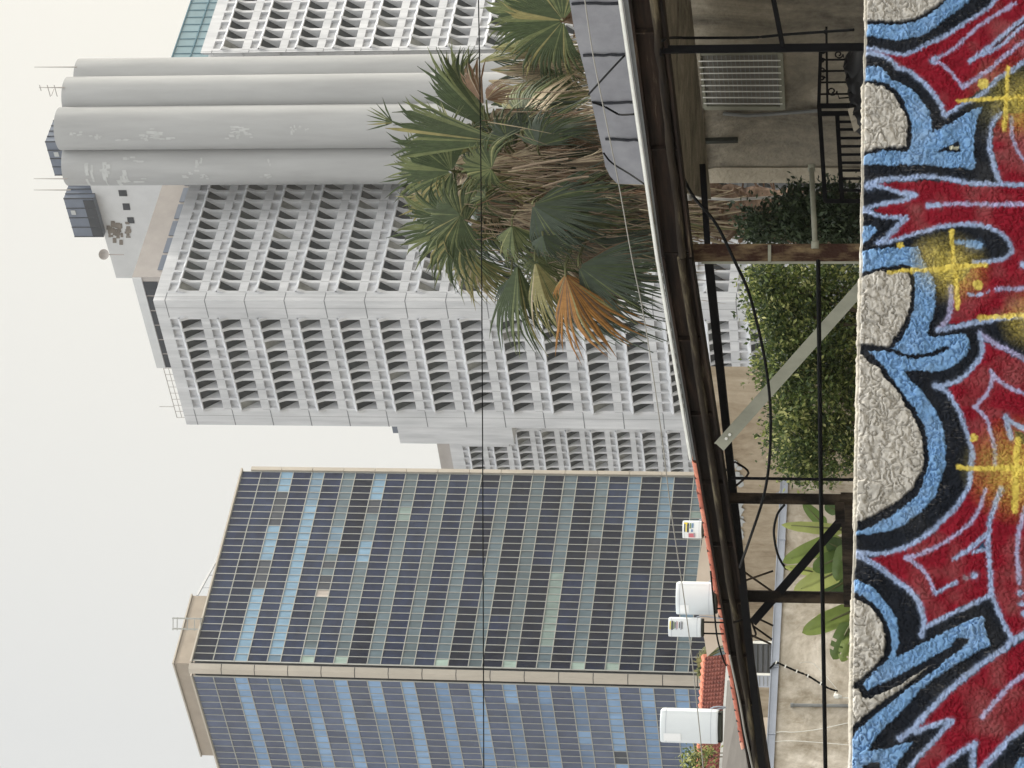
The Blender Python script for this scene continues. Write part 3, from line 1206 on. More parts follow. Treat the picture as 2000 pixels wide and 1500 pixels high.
bare = [
    T('A', (-100, -300), (900, -300), (850, -40), (830, 5), (770, 60), (690, 115), (600, 160), (500, 185), (400, 192), (290, 183), (150, 172), (-100, 172)),
    T('A', (-100, 705), (170, 712), (240, 722), (330, 750), (400, 810), (450, 880), (490, 950), (520, 1010), (525, 1080), (515, 1160), (510, 1235), (380, 1245), (250, 1265), (165, 1275), (-100, 1280)),
    T('B', (-100, 1052), (160, 1040), (300, 1000), (420, 1010), (520, 1020), (540, 1060), (555, 1150), (550, 1260), (530, 1340), (500, 1420)) + T('C', (430, 240), (370, 335), (300, 340), (200, 322), (110, 318), (-100, 318)),
    T('C', (-100, 400), (150, 405), (200, 470), (300, 530), (320, 600), (400, 670), (460, 740), (500, 820), (560, 900), (600, 980), (640, 1080), (655, 1180), (660, 1290), (650, 1390)) + T('D', (620, 140), (570, 230), (480, 310), (380, 390), (250, 460), (100, 520), (-100, 535)),
    T('E', (-100, 70), (80, 90), (200, 150), (270, 220), (310, 300), (335, 400), (340, 480), (320, 570), (250, 660), (150, 750), (75, 785), (62, 840), (110, 850), (150, 920), (190, 930), (330, 880), (480, 810), (600, 720), (690, 665), (640, 710), (560, 780), (420, 880), (300, 960), (200, 1040), (100, 1130), (40, 1190), (-100, 1260)),
]
BARE = np.zeros(NP)
for p in bare:
    m_ = poly_mask(p)
    BARE = np.maximum(BARE, m_)
    paint(m_, C_ST, 2.5)
blue = [
    T('A', (-60, 212), (170, 210), (290, 215), (400, 222), (520, 212), (630, 175), (740, 120), (800, 60), (840, 10), (880, -60), (960, -300), (1300, -300), (1150, -90), (1090, -30), (1040, 20), (980, 70), (900, 130), (800, 210), (720, 270), (640, 310), (540, 340), (420, 350), (320, 330), (240, 310), (-60, 303)),
    T('A', (-60, 575), (170, 575), (240, 570), (310, 590), (360, 630), (400, 690), (450, 695), (520, 735), (600, 790), (660, 870), (705, 950), (725, 1040), (735, 1120), (820, 1080), (900, 1040), (1030, 960), (1110, 910), (1150, 895), (1135, 950), (1105, 1020), (1090, 1100), (1080, 1200), (1078, 1280), (1095, 1390), (1070, 1425), (940, 1415), (800, 1400), (640, 1390), (500, 1392), (410, 1400), (300, 1385), (-60, 1398), (-60, 1315), (160, 1310), (280, 1285), (400, 1270), (520, 1280), (545, 1240), (560, 1150), (555, 1050), (535, 960), (490, 860), (430, 770), (370, 720), (290, 695), (170, 680), (-60, 680)),
    T('B', (-60, 630), (140, 625), (210, 615), (260, 640), (270, 660), (200, 730), (140, 775), (-60, 780)),
    T('B', (-60, 845), (140, 835), (250, 820), (400, 800), (520, 790), (620, 790), (640, 850), (680, 930), (710, 1000), (745, 1060), (765, 1150), (760, 1260), (745, 1350)) +
    T('C', (740, 80), (710, 160), (690, 240), (760, 265), (860, 240), (960, 225), (1010, 240), (1035, 290), (1040, 350), (1010, 420), (950, 470), (880, 510), (800, 545), (740, 550), (600, 540), (490, 535), (520, 580), (560, 640), (640, 700), (700, 780), (760, 870), (800, 960), (830, 1050), (845, 1150), (845, 1250)) +
    T('D', (840, 40), (820, 120), (800, 200), (770, 280), (720, 350), (640, 430), (570, 490), (480, 550), (380, 590), (260, 610), (-60, 640), (-60, 605), (100, 600), (220, 560), (300, 510), (380, 480), (500, 390), (600, 300), (650, 220), (680, 130), (700, 50)) +
    T('C', (705, 1290), (700, 1200), (690, 1100), (665, 1020), (630, 930), (590, 860), (540, 800), (480, 720), (440, 670), (390, 600), (350, 530), (290, 470), (230, 410), (195, 375), (340, 375), (420, 345), (480, 280), (520, 200), (560, 100), (585, 0)) +
    T('B', (590, 1200), (590, 1100), (580, 1030), (550, 950), (490, 935), (400, 950), (280, 975), (150, 1000), (-60, 1010)),
    T('D', (-60, 1010), (90, 1010), (160, 1030), (250, 1080)) + T('E', (310, 80), (380, 170), (430, 260), (450, 350), (460, 460), (430, 530), (420, 582), (480, 557), (620, 480), (760, 410), (880, 350), (970, 310), (1060, 270), (1130, 238), (1165, 250), (1170, 330), (1185, 390), (1215, 440), (1222, 480), (1150, 510), (1060, 560), (1000, 600), (900, 660), (760, 750), (640, 850), (540, 950), (430, 1080), (330, 1160), (270, 1240), (195, 1372), (330, 1350), (430, 1320), (520, 1290), (575, 1290), (510, 1370), (440, 1460), (400, 1600), (-100, 1600), (-100, 1340), (20, 1320), (70, 1240), (130, 1170), (200, 1110), (280, 1040), (400, 950), (520, 860), (640, 770), (720, 710), (860, 600), (1000, 485), (1045, 430), (980, 410), (930, 430), (880, 490), (760, 555), (640, 625), (500, 700), (380, 770), (260, 820), (190, 858), (148, 810), (210, 740), (270, 690), (340, 620), (390, 540), (395, 460), (385, 380), (360, 300), (320, 220), (270, 160), (200, 100), (100, 40), (-60, 0)),
]
for p in blue:
    paint(poly_mask(p), C_BL, 1.9)
paint(poly_mask(T('A', (770, 1280), (850, 1235), (950, 1195), (980, 1282), (870, 1275))), C_BK)
paint(stroke_mask(T('A', (885, 1245), (945, 1243)), 4.5), np.array(rgb(200, 200, 180)[:3]))
paint(stroke_mask(T('C', (120, 335), (250, 345), (380, 375), (480, 410), (600, 425), (720, 405), (800, 372), (850, 360)), 8), C_BK)
paint(poly_mask(T('E', (150, 1500), (210, 1465), (260, 1450), (295, 1460), (300, 1600), (150, 1600))), C_BK)
red = [
    T('A', (200, 425), (330, 450), (470, 470), (560, 460), (700, 400), (830, 320), (960, 240), (1100, 150), (1230, 60), (1310, -30), (1500, -300), (1800, -300), (1800, 330), (1530, 500), (1380, 600), (1300, 650), (1200, 710), (1080, 790), (980, 870), (880, 940), (850, 960), (800, 880), (720, 780), (640, 690), (560, 610), (470, 580), (400, 520), (330, 470)),
    T('A', (1300, 975), (1250, 1080), (1240, 1180), (1245, 1290), (1280, 1410)) + T('B', (1300, 250), (1800, 260)) + T('A', (1800, 900), (1500, 940)),
    T('B', (270, 265), (420, 245), (850, 245), (1100, 285), (1800, 290), (1800, 1345), (1400, 1370), (1130, 1390), (870, 1440), (890, 1330), (905, 1230), (920, 1120), (1000, 1050), (1070, 960), (1240, 910), (1340, 885), (1400, 820), (1395, 760), (1310, 680), (1200, 625), (1080, 600), (950, 605), (800, 630), (650, 680), (520, 710), (360, 725), (430, 640), (520, 560), (430, 550), (240, 490), (300, 450), (480, 405), (590, 360), (490, 340), (350, 290)),
    T('C', (1160, 290), (1250, 330), (1380, 410), (1800, 640)) + T('D', (1800, 1280), (1500, 1440), (1400, 1480), (1340, 1360), (1280, 1250), (1240, 1140), (1190, 1130), (1000, 1215), (860, 1290), (690, 1375), (670, 1330), (640, 1230), (580, 1130), (500, 1060), (400, 980), (290, 900), (190, 825), (300, 800), (450, 765), (580, 710), (700, 640), (820, 530), (920, 430), (1010, 320), (1055, 220)) + T('C', (1070, 1400), (1080, 1240), (1055, 1130), (1020, 1010), (980, 900), (920, 790), (850, 690), (920, 655), (1010, 600), (1110, 490), (1160, 390)),
    T('E', (1800, 240), (1420, 490), (1240, 610), (1120, 690), (1000, 790), (880, 890), (780, 990), (690, 1090), (615, 1168), (760, 1130), (910, 1100), (860, 1190), (760, 1290), (660, 1400), (560, 1540), (560, 1800), (780, 1800), (800, 1530), (900, 1440), (1060, 1310), (1110, 1330), (1090, 1800), (1120, 1800), (1170, 1530), (1300, 1380), (1400, 1260), (1800, 920)),
]
for p in red:
    paint(poly_mask(p), C_RD, 1.1)
paint(poly_mask(T('C', (1420, 1030), (1560, 1080), (1700, 1250), (1440, 1130))), C_BK)
paint(poly_mask(T('E', (1700, 1330), (1480, 1420), (1390, 1530), (1390, 1800), (1700, 1800))), C_BL)
paint(poly_mask(T('D', (1090, 750), (1165, 685), (1182, 740))), np.array(rgb(40, 70, 100)[:3]))
mot0 = vnoise(UG / .006 + 2, SG / .006 + 7, 77)
S = [('A', 7, [(-60, 405), (180, 410), (300, 430), (430, 460), (540, 455), (680, 390), (820, 320), (960, 230), (1100, 145), (1230, 50), (1330, -60), (1500, -300)], C_LB),
     ('A', 9, [(-60, 450), (180, 450), (300, 470), (390, 520), (450, 580), (540, 610), (640, 690), (740, 790), (800, 880), (835, 980)], C_LB),
     ('A', 8, [(832, 985), (1000, 880), (1150, 790), (1300, 660), (1420, 590), (1530, 500), (1700, 400)], C_LB),
     ('A', 9, [(1300, 960), (1235, 1050), (1215, 1150), (1215, 1250), (1240, 1370), (1280, 1480), (1320, 1560)], C_LB),
     ('A', 6.5, [(1390, 990), (1400, 1150), (1430, 1240), (1490, 1340), (1600, 1420)], C_LV),
     ('A', 6.5, [(1430, 35), (1300, 110), (1150, 210), (1030, 310), (920, 410), (790, 490)], C_LV),
     ('A', 10, [(770, 500), (725, 520), (760, 535)], C_LB),
     ('A', 7, [(745, 520), (850, 580), (920, 660), (990, 742)], C_LV),
     ('A', 7, [(990, 742), (1060, 690), (1200, 600), (1330, 490), (1420, 420), (1530, 340), (1700, 260)], C_LV),
     ('A', 9, [(1050, 520), (1150, 450), (1280, 340), (1400, 240), (1530, 140)], C_LB),
     ('A', 7, [(1150, 470), (1300, 390), (1420, 290), (1530, 200)], C_LB),
     ('A', 4, [(1260, 395), (1350, 310), (1440, 240), (1530, 170)], C_BK),
     ('B', 8.5, [(205, 262), (380, 222), (520, 218), (700, 203), (850, 222), (1000, 248), (1150, 267), (1300, 265), (1700, 272)], C_LB),
     ('B', 8, [(205, 275), (350, 297), (480, 340), (590, 355)], C_LB), ('B', 8, [(595, 355), (480, 400), (300, 430), (140, 482)], C_LB),
     ('B', 11, [(520, 340), (585, 352)], C_LB), ('B', 11, [(145, 475), (190, 492)], C_LB),
     ('B', 8, [(140, 485), (300, 535), (430, 545), (520, 550)], C_LB), ('B', 10, [(515, 548), (430, 630), (340, 720), (275, 765)], C_LB),
     ('B', 8, [(270, 770), (400, 738), (520, 700), (650, 665), (800, 620), (950, 600), (1080, 600), (1200, 625), (1310, 680), (1385, 760), (1392, 830), (1340, 882), (1240, 905), (1080, 915)], C_LB),
     ('B', 8, [(690, 442), (900, 432), (1100, 432), (1300, 438), (1700, 442)], C_LV), ('B', 11, [(700, 443), (790, 436)], C_LB),
     ('B', 15, [(200, 280), (212, 282)], C_LB), ('B', 16, [(1040, 762), (1125, 772)], C_BL), ('B', 8, [(940, 742), (985, 748)], C_BL),
     ('B', 10, [(885, 1130), (890, 1230), (878, 1330), (840, 1420), (790, 1480)], C_LV),
     ('B', 6.5, [(1040, 1185), (1070, 1187)], C_LB), ('B', 6.5, [(1108, 1188), (1145, 1184)], C_LB), ('B', 4, [(1190, 1178), (1208, 1162)], C_LV), ('B', 8, [(1270, 1155), (1400, 1140), (1700, 1110)], C_LV), ('B', 12, [(1488, 938), (1500, 942)], C_LB),
     ('C', 9, [(780, 205), (900, 175), (1120, 130), (1250, 108), (1400, 95), (1560, 70)], C_LB),
     ('C', 10, [(1130, 215), (1240, 300), (1380, 380), (1510, 455), (1700, 560)], C_LV),
     ('C', 9, [(1128, 215), (1150, 300), (1148, 390), (1100, 480), (1000, 580), (900, 640), (760, 665)], C_LB),
     ('C', 11, [(755, 655), (790, 675)], C_LB),
     ('C', 7.5, [(1220, 550), (1235, 610), (1190, 730), (1090, 835)], C_LV), ('C', 7.5, [(1090, 835), (1180, 930), (1215, 1040), (1240, 1130), (1260, 1240), (1262, 1330)], C_LV),
     ('C', 7.5, [(1220, 550), (1300, 630), (1400, 690), (1510, 735), (1700, 800)], C_LV),
     ('C', 11, [(1345, 930), (1370, 1020), (1395, 1105)], C_LB), ('C', 10, [(1345, 930), (1420, 980), (1520, 1025)], C_LB),
     ('D', 7.5, [(1180, 250), (1140, 370), (1080, 490), (980, 590), (850, 680), (720, 750), (610, 800), (510, 812)], C_LV),
     ('D', 8, [(510, 815), (620, 890), (700, 980), (750, 1120)], C_LV), ('D', 8, [(760, 1120), (840, 1070), (930, 1022)], C_LB),
     ('D', 10, [(1310, 250), (1240, 420), (1210, 550), (1200, 680), (1210, 850), (1220, 1000), (1230, 1110), (1290, 1270), (1380, 1470), (1420, 1530)], C_LB),
     ('D', 8, [(1190, 610), (1100, 700), (1000, 770), (915, 828)], C_LB), ('D', 7, [(1080, 772), (1190, 745)], C_LB),
     ('D', 11, [(1010, 985), (1016, 988)], np.array(rgb(130, 110, 120)[:3])), ('D', 12, [(1080, 970), (1090, 972)], C_LB),
     ('D', 9, [(1520, 380), (1460, 600), (1445, 780), (1455, 930), (1465, 1035)], C_LV),
     ('D', 11, [(1462, 1112), (1472, 1118)], C_LB), ('D', 11, [(1478, 1202), (1490, 1208)], C_LB), ('D', 11, [(1495, 1285), (1510, 1290)], C_LB),
     ('D', 8, [(1230, 1120), (1080, 1200), (900, 1290), (690, 1388)], C_LB),
     ('D', 9, [(-60, 760), (90, 775), (300, 785), (440, 752), (560, 702), (680, 630), (800, 520), (900, 430), (990, 310), (1038, 220), (1050, 100), (1058, -50)], C_LB),
     ('C', 9, [(770, 668), (850, 710), (910, 800), (970, 910), (1010, 1020), (1045, 1140), (1068, 1230), (1062, 1330), (1050, 1420)], C_LB),
     ('D', 11, [(90, 790), (190, 840), (300, 910), (420, 1000), (520, 1070), (590, 1150), (640, 1250), (660, 1360), (640, 1465)], C_LB),
     ('E', 12, [(1700, 240), (1520, 370), (1400, 450), (1300, 540), (1180, 610), (1060, 700), (950, 790), (850, 880), (750, 980), (650, 1090), (560, 1180), (460, 1255)], C_LB),
     ('E', 10, [(590, 1200), (720, 1155), (895, 1112)], C_LB), ('E', 10, [(895, 1115), (830, 1190), (740, 1280), (640, 1390), (545, 1510), (500, 1600)], C_LB),
     ('E', 12, [(1700, 1010), (1510, 1160), (1380, 1260), (1280, 1370), (1160, 1500), (1090, 1600)], C_LB),
     ('E', 11, [(1090, 1300), (960, 1380), (820, 1490), (740, 1600)], C_LB), ('E', 11, [(1090, 1305), (1070, 1400), (1068, 1600)], C_LB),
     ('E', 9, [(1520, 715), (1400, 800), (1300, 900), (1230, 990), (1150, 1080)], C_LV)]
for tile, w, pts, c in S:
    pp_ = T(tile, *pts)
    paint(stroke_mask(pp_, w * .6, w * .75, len(pts) > 2) * .35 * (.4 + mot0), c)
    paint(stroke_mask(pp_, w * .92, 1.9, len(pts) > 2) * (.80 + .2 * np.clip(fine * 1.8, 0, 1)), c)


def haze(tile, c, r, a, col, sx=1.0, sy=1.0):
    p = T(tile, c)[0]
    d = np.sqrt(((QX - p[0]) / sx) ** 2 + ((QY - p[1]) / sy) ** 2) / (r * .2333 * 1.22)
    k = np.clip(1 - d, 0, 1) ** 1.25 * a * .74
    k = np.clip(k * (.75 + 1.1 * (fine - .45)), 0, .9)
    paint(k, col)


haze('A', (1370, 830), 330, .75, C_OL)
haze('A', (1500, 880), 260, .9, C_YE)
haze('B', (880, 960), 270, .95, C_YE, 1.15, 1)
haze('B', (780, 880), 200, .7, C_OL)
haze('B', (700, 860), 150, .6, C_YE)
haze('B', (930, 1010), 200, .6, C_YE)
haze('B', (1540, 1400), 230, .9, C_YE)
haze('C', (1450, 1370), 400, 1.0, C_YE)
haze('C', (1200, 1330), 230, .55, C_OL)
haze('C', (1500, 1420), 250, .7, C_YE)
for tile, w, pts in [('A', 8, [(1365, 580), (1352, 850), (1330, 1100)]), ('A', 8, [(945, 850), (1150, 840), (1350, 832), (1700, 828)]),
                     ('B', 9, [(895, 655), (905, 850), (930, 1050), (942, 1300)]), ('B', 9, [(370, 1012), (500, 1000), (650, 985), (900, 960), (1180, 938)]),
                     ('B', 9, [(1130, 1385), (1330, 1372), (1700, 1355)]), ('C', 10, [(950, 1348), (1050, 1352), (1250, 1357), (1700, 1350)]),
                     ('C', 11, [(1450, 1110), (1432, 1360)]), ('D', 12, [(1432, 70), (1428, 250), (1420, 430)])]:
    paint(stroke_mask(T(tile, *pts), w, 1.8) * (.75 + .25 * n2), C_YE)
for tile, c, r in [('A', (1155, 712), 20), ('B', (1115, 1105), 19), ('C', (1078, 1100), 15), ('B', (465, 775), 13)]:
    p = T(tile, c)[0]
    paint(stroke_mask([(p[0] - .5, p[1]), (p[0] + .5, p[1])], r, 2), C_YE * .9)
# top of the wall: bare pale mortar
topm = np.clip((.006 - SG) / .012, 0, 1)
topm = np.maximum(topm, np.clip((.012 + .010 * (n1 - .4) - SG) / .006, 0, 1))
paint(topm * .9, np.array(rgb(168, 162, 150)[:3]), .8)
# wear: thin paint on the crests, age spots on the bare stucco
mott = vnoise(UG / .022 + 11, SG / .03 + 5, 51) * .6 + vnoise(UG / .009 + 1, SG / .014 + 9, 52) * .4
IMG *= (1 + (.20 * (n2 - .5) + .16 * (n3 - .5) + .34 * (mott - .5)))[..., None]
fade = np.clip((vnoise(UG / .22 + 4, SG / .16 + 3, 71) * .6 + vnoise(UG / .06 + 4, SG / .07 + 3, 72) * .4 - .5) * 2.4, 0, 1) * .13 * (1 - BARE) * np.where(IMG.sum(-1) < .12, .25, 1)
IMG = IMG * (1 - fade[..., None]) + C_ST * fade[..., None]
IMG *= (1 - .16 * BARE * np.clip((n3 - .52) * 5, 0, 1))[..., None]
scr = np.clip((vnoise(UG / .004, SG / .02, 21) - .80) * 6, 0, 1) * np.clip((n3 - .35) * 3, 0, 1)
dark = 1 - np.clip(IMG.sum(-1) * 6, 0, 1)
IMG = IMG + (dark * scr)[..., None] * np.array([.13, .12, .11])
n4 = vnoise(UG / .055 + 31, SG / .05 + 12, 63)
h1, h2 = worley(UG / .074 + (n1 - .5) * .9 + (n4 - .5) * 1.6, SG / .066 + (n2 - .5) * .6 + (n4 - .5) * 1.2 + 20, 61)
plate = np.clip((h2 - h1) * 2.6, 0, 1) ** .7
relB = plate * .80 + ridge * .28 + n1 * .35 + n4 * .35 + fine * .06
lumpP = np.clip((f2 - f1) * 2.2, 0, 1) ** .8 * .7 + n1 * .3 + fine * .16
disp = lumpP * .0125 * ROUGH * (.55 + .9 * n3) * (1 - BARE) + relB * .023 * BARE + n3 * .008
disp = np.where(SG < .012, disp * .3, disp)
nrm = np.where(front[..., None], wnn, np.array([0, 0, 1.0]))
pos = pos + nrm * disp[..., None]
edge = np.clip(1 - np.abs(SG) / .03, 0, 1)
pos[..., 2] += (vnoise(UG / .35, SG * 0 + 3, 31) - .5) * .010 * edge + (vnoise(UG / .06, SG * 0 + 8, 32) - .5) * .008 * edge
verts = pos.reshape(-1, 3)
nvv = len(s_)
ii = np.arange((nu - 1) * (nvv - 1))
a_ = (ii // (nvv - 1)) * nvv + ii % (nvv - 1)
quads = np.stack([a_, a_ + nvv, a_ + nvv + 1, a_ + 1], -1)
wbase = (WA + WB) / 2
wbase.z = 0
gw = empty('graffiti_wall', (wbase.x, wbase.y, 0), 'rough stucco wall sprayed with red and blue outlined graffiti and yellow stars', 'wall')
me = bpy.data.meshes.new('painted_stucco')
me.vertices.add(len(verts))
me.vertices.foreach_set('co', (verts - np.array(wbase)).astype(np.float32).ravel())
me.loops.add(quads.size)
me.loops.foreach_set('vertex_index', quads.astype(np.int32).ravel())
me.polygons.add(len(quads))
me.polygons.foreach_set('loop_start', (np.arange(len(quads)) * 4).astype(np.int32))
me.polygons.foreach_set('loop_total', np.full(len(quads), 4, np.int32))
me.polygons.foreach_set('use_smooth', np.ones(len(quads), bool))
me.update(calc_edges=True)
at_ = me.color_attributes.new('paint', 'FLOAT_COLOR', 'POINT')
cols = np.ones((len(verts), 4), np.float32)
cols[:, :3] = np.clip(IMG.reshape(-1, 3), 0, 1)
at_.data.foreach_set('color', cols.ravel())
wm = bpy.data.materials.new('sprayed_stucco')
wm.use_nodes = True
nt = wm.node_tree
b_ = nt.nodes['Principled BSDF']
b_.inputs['Roughness'].default_value = .85
b_.inputs['Specular IOR Level'].default_value = .12
an = nt.nodes.new('ShaderNodeAttribute')
an.attribute_name = 'paint'
nt.links.new(an.outputs['Color'], b_.inputs['Base Color'])
tcn = nt.nodes.new('ShaderNodeTexCoord')
nzn = nt.nodes.new('ShaderNodeTexNoise')
nzn.inputs['Scale'].default_value = 220
nzn.inputs['Detail'].default_value = 5
nt.links.new(tcn.outputs['Object'], nzn.inputs['Vector'])
bpn = nt.nodes.new('ShaderNodeBump')
bpn.inputs['Strength'].default_value = .35
bpn.inputs['Distance'].default_value = .003
nt.links.new(nzn.outputs['Fac'], bpn.inputs['Height'])
nt.links.new(bpn.outputs['Normal'], b_.inputs['Normal'])
me.materials.append(wm)
ow = bpy.data.objects.new('painted_stucco', me)
COL.objects.link(ow)
ow.parent = gw
m = MB()
p0, p1 = V((WA.x, WA.y, 0)) + wn * .0, V((WB.x, WB.y, 0)) + wn * .0
for q0_, q1_ in ((p0 - wd * 6, p0), (p1, p1 + wd * 6)):
    m.prism([q0_ + wn * .008, q1_ + wn * .008, q1_ - wn * .2, q0_ - wn * .2], ZH * (ZW + .004))
m.prism([p0, p1, p1 - wn * .2, p0 - wn * .2], ZH * (ZW - .02))
q0, q1 = p0 + wn * .012, p1 + wn * .012
m.prism([q0, q1, p1 + wn * .001, p0 + wn * .001], ZH * (ZW - HGT + .003))
m.build('block_core', M['cement'], gw)
del IMG, pos, rel, base

# ------------------------------------------------------------------ HOUSE ON THE RIGHT
H0 = at(900, 358, 27.0)
H0.z = 0
hd = V((4000, -5371, 0)).normalized()      # along the wall, towards the right and nearer
hn = V((-hd.y, hd.x, 0))
if hn.y > 0:
    hn = -hn                               # towards the camera


def hp(x, y, off=0.0):
    return onplane(x, y, H0, hn, off)


house = empty('house', (H0.x, H0.y, 0), 'grey stucco house in deep shade under the patio roof with a barred window', 'house')
m = MB()
pr = H0 + hd * 5.5
m.prism([H0, pr, pr - hn * 7, H0 - hn * 7], ZH * 4.6)
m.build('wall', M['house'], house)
m = MB()
poly = [hp(1100, -60, .22), hp(1112, 0, .22), hp(1123, 67, .22), hp(1143, 143, .22), hp(1157, 207, .22), hp(1173, 277, .22), hp(1182, 325, .22), hp(1192, 345, .22), hp(1206, 359, .22), hp(1300, 362, .22), hp(1300, -60, .22)]
m.prism(poly, -hn * .6)
mem = m.build('roof_membrane', M['membrane'], house)
for (xa, ya, xb, yb) in [(1117, 8, 1208, 6), (1138, 109, 1222, 107), (1158, 201, 1238, 200), (1182, 272, 1250, 274)]:
    m = MB()
    pts = [lerp(hp(xa, ya, .235), hp(xb, yb, .235), k / 6) + ZH * random.uniform(-.01, .01) + hd * random.uniform(-.008, .008) for k in range(7)]
    for a, b in zip(pts[:-1], pts[1:]):
        m.bar(a, b, .012, random.uniform(.018, .03), up=hd)
    m.build('seam', M['seam'], mem)
# barred window
wf = MB()
F = [hp(1363, 103, .03), hp(1376, 209, .03), hp(1529, 210, .03), hp(1524, 101, .03)]
for a, b, w in ((0, 1, .035), (1, 2, .03), (2, 3, .055), (3, 0, .03)):
    wf.bar(F[a], F[b], .05, w, up=hn)
win = MB()
gq = [p - hn * .02 for p in F]
win.quad(*gq)
wo = win.build('window', M['curtain'], house)
wf.build('frame', M['zinc'], wo)
for i in range(1, 9):
    t = i / 9
    m = MB()
    m.bar(lerp(F[0], F[1], t) + hn * .03, lerp(F[3], F[2], t) + hn * .03, .008, .009, up=hn)
    m.build('window_bar', M['white_paint'], wo)
m = MB()
for i in range(1, 18):
    t = i / 18
    m.bar(lerp(F[0], F[3], t) + hn * -.012, lerp(F[1], F[2], t) + hn * -.012, .006, .006, up=hn)
m.build('lattice', M['grey_paint'], wo)
m = MB()
m.bar(hp(1361, 95, .03), hp(1373, 330, .03), .06, .05, up=hn)
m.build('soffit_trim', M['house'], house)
m = MB()
m.tube([hp(1412, 222, .03), hp(1460, 226, .03), hp(1520, 222, .03), hp(1600, 216, .03)], .018, 6)
m.build('wall_conduit', M['grey_paint'], house)
m = MB()
m.bar(hp(1374, 275, .02), hp(1441, 273, .02), .04, .05, up=hn)
m.build('vent_slot', M['under'], house)
m = MB()
q = [hp(1400, 328, .02), hp(1600, 328, .02), hp(1690, 330, .02), hp(1690, 357.5, .02), hp(1342, 357.5, .02), hp(1342, 338, .02)]
m.prism(q, -hn * .015)
m.build('corner_render', stucco('pale_corner_render', rgb(150, 142, 126), rgb(172, 163, 146), 2, .9, 25), house)

def mat_along(name, ang, stops, scale, stretch):
    """noise drawn out along a horizontal direction (grain, rust runs)"""
    m = bpy.data.materials.new(name)
    m.use_nodes = True
    nt = m.node_tree
    b = nt.nodes['Principled BSDF']
    b.inputs['Roughness'].default_value = .9
    b.inputs['Specular IOR Level'].default_value = .12
    tc = nt.nodes.new('ShaderNodeTexCoord')
    mp = nt.nodes.new('ShaderNodeMapping')
    mp.vector_type = 'TEXTURE'
    mp.inputs['Rotation'].default_value = (0, 0, ang)
    mp.inputs['Scale'].default_value = stretch
    nt.links.new(tc.outputs['Object'], mp.inputs['Vector'])
    nz = nt.nodes.new('ShaderNodeTexNoise')
    nz.inputs['Scale'].default_value = scale
    nz.inputs['Detail'].default_value = 9
    nz.inputs['Roughness'].default_value = .7
    nt.links.new(mp.outputs['Vector'], nz.inputs['Vector'])
    rp = nt.nodes.new('ShaderNodeValToRGB')
    el = rp.color_ramp.elements
    el[0].position, el[0].color = stops[0]
    el[1].position, el[1].color = stops[-1]
    for p, c in stops[1:-1]:
        q = el.new(p)
        q.color = c
    nt.links.new(nz.outputs['Fac'], rp.inputs['Fac'])
    nt.links.new(rp.outputs['Color'], b.inputs['Base Color'])
    bp_ = nt.nodes.new('ShaderNodeBump')
    bp_.inputs['Strength'].default_value = .6
    bp_.inputs['Distance'].default_value = .02
    nt.links.new(nz.outputs['Fac'], bp_.inputs['Height'])
    nt.links.new(bp_.outputs['Normal'], b.inputs['Normal'])
    return m


# ------------------------------------------------------------------ PATIO FRAME (rusty steel)
pf = empty('patio_frame', (0, 24, 0), 'rusty steel patio frame of long sloping beams, posts and braces', 'frame')
ZB = 4.0
b0, b1, b2 = onz(1222, -60, ZB), onz(1293, 490, ZB), onz(1470, 1540, ZB)
b0 = b0 - (b1 - b0).normalized() * 2.0
b2 = b2 + (b2 - b1).normalized() * 4.0


def ibeam(a, b, hgt, wd_):
    m = MB()
    d = (b - a).normalized()
    s = d.cross(ZH).normalized()
    if s.y > 0:
        s = -s
    m.prism([a + s * -.012 - ZH * .02, b + s * -.012 - ZH * .02, b + s * -.012 - ZH * (hgt - .02), a + s * -.012 - ZH * (hgt - .02)], s * .024)
    for z in (0, hgt - .022):
        m.prism([a + s * wd_ / 2 - ZH * z, b + s * wd_ / 2 - ZH * z, b + s * wd_ / 2 - ZH * (z + .022), a + s * wd_ / 2 - ZH * (z + .022)], -s * wd_)
    # stiffener plates and bolts give the web its uneven look
    L = (b - a).length
    n = int(L / 1.3)
    for i in range(1, n):
        p = a + d * (L * i / n)
        m.obox(p - ZH * hgt / 2 + s * wd_ * .22, d * .008, s * (wd_ * .22), ZH * (hgt / 2 - .021))
    return m, s


for (ba, bb_, hh_, off_, f0_, f1_) in ((b0, b1, .25, .2, .80, .70), (b1 + (b2 - b1).normalized() * .02, b2, .245, .1, .66, .30)):
    dd_ = (bb_ - ba)
    ang = math.atan2(dd_.y, dd_.x)
    m, sB = ibeam(ba, bb_, hh_, .13)
    bo = m.build('beam', mat_along('rusty_beam', ang, [(.30, rgb(14, 12, 11)), (.46, rgb(30, 24, 21)), (.58, rgb(50, 39, 32)), (.68, rgb(104, 93, 74)), (.74, rgb(40, 32, 27))], 7, (14, 1, 1)), pf)
    m = MB()
    # timber nailer bolted along the face, its edge worn pale
    L_ = dd_.length
    n_ = 26
    pts_ = [lerp(ba, bb_, k / n_) - ZH * (hh_ * lerp(f0_, f1_, k / n_)) + sB * (.05 + random.uniform(0, .006)) + ZH * random.uniform(-.006, .006) for k in range(n_ + 1)]
    m.tube(pts_, [.032 + random.uniform(-.004, .006) for _ in pts_], 8)
    m.build('timber_nailer', mat_along('worn_timber', ang, [(.32, rgb(24, 20, 18)), (.5, rgb(50, 43, 35)), (.64, rgb(116, 107, 86)), (.76, rgb(44, 38, 32))], 9, (12, 1, 1)), bo, True)
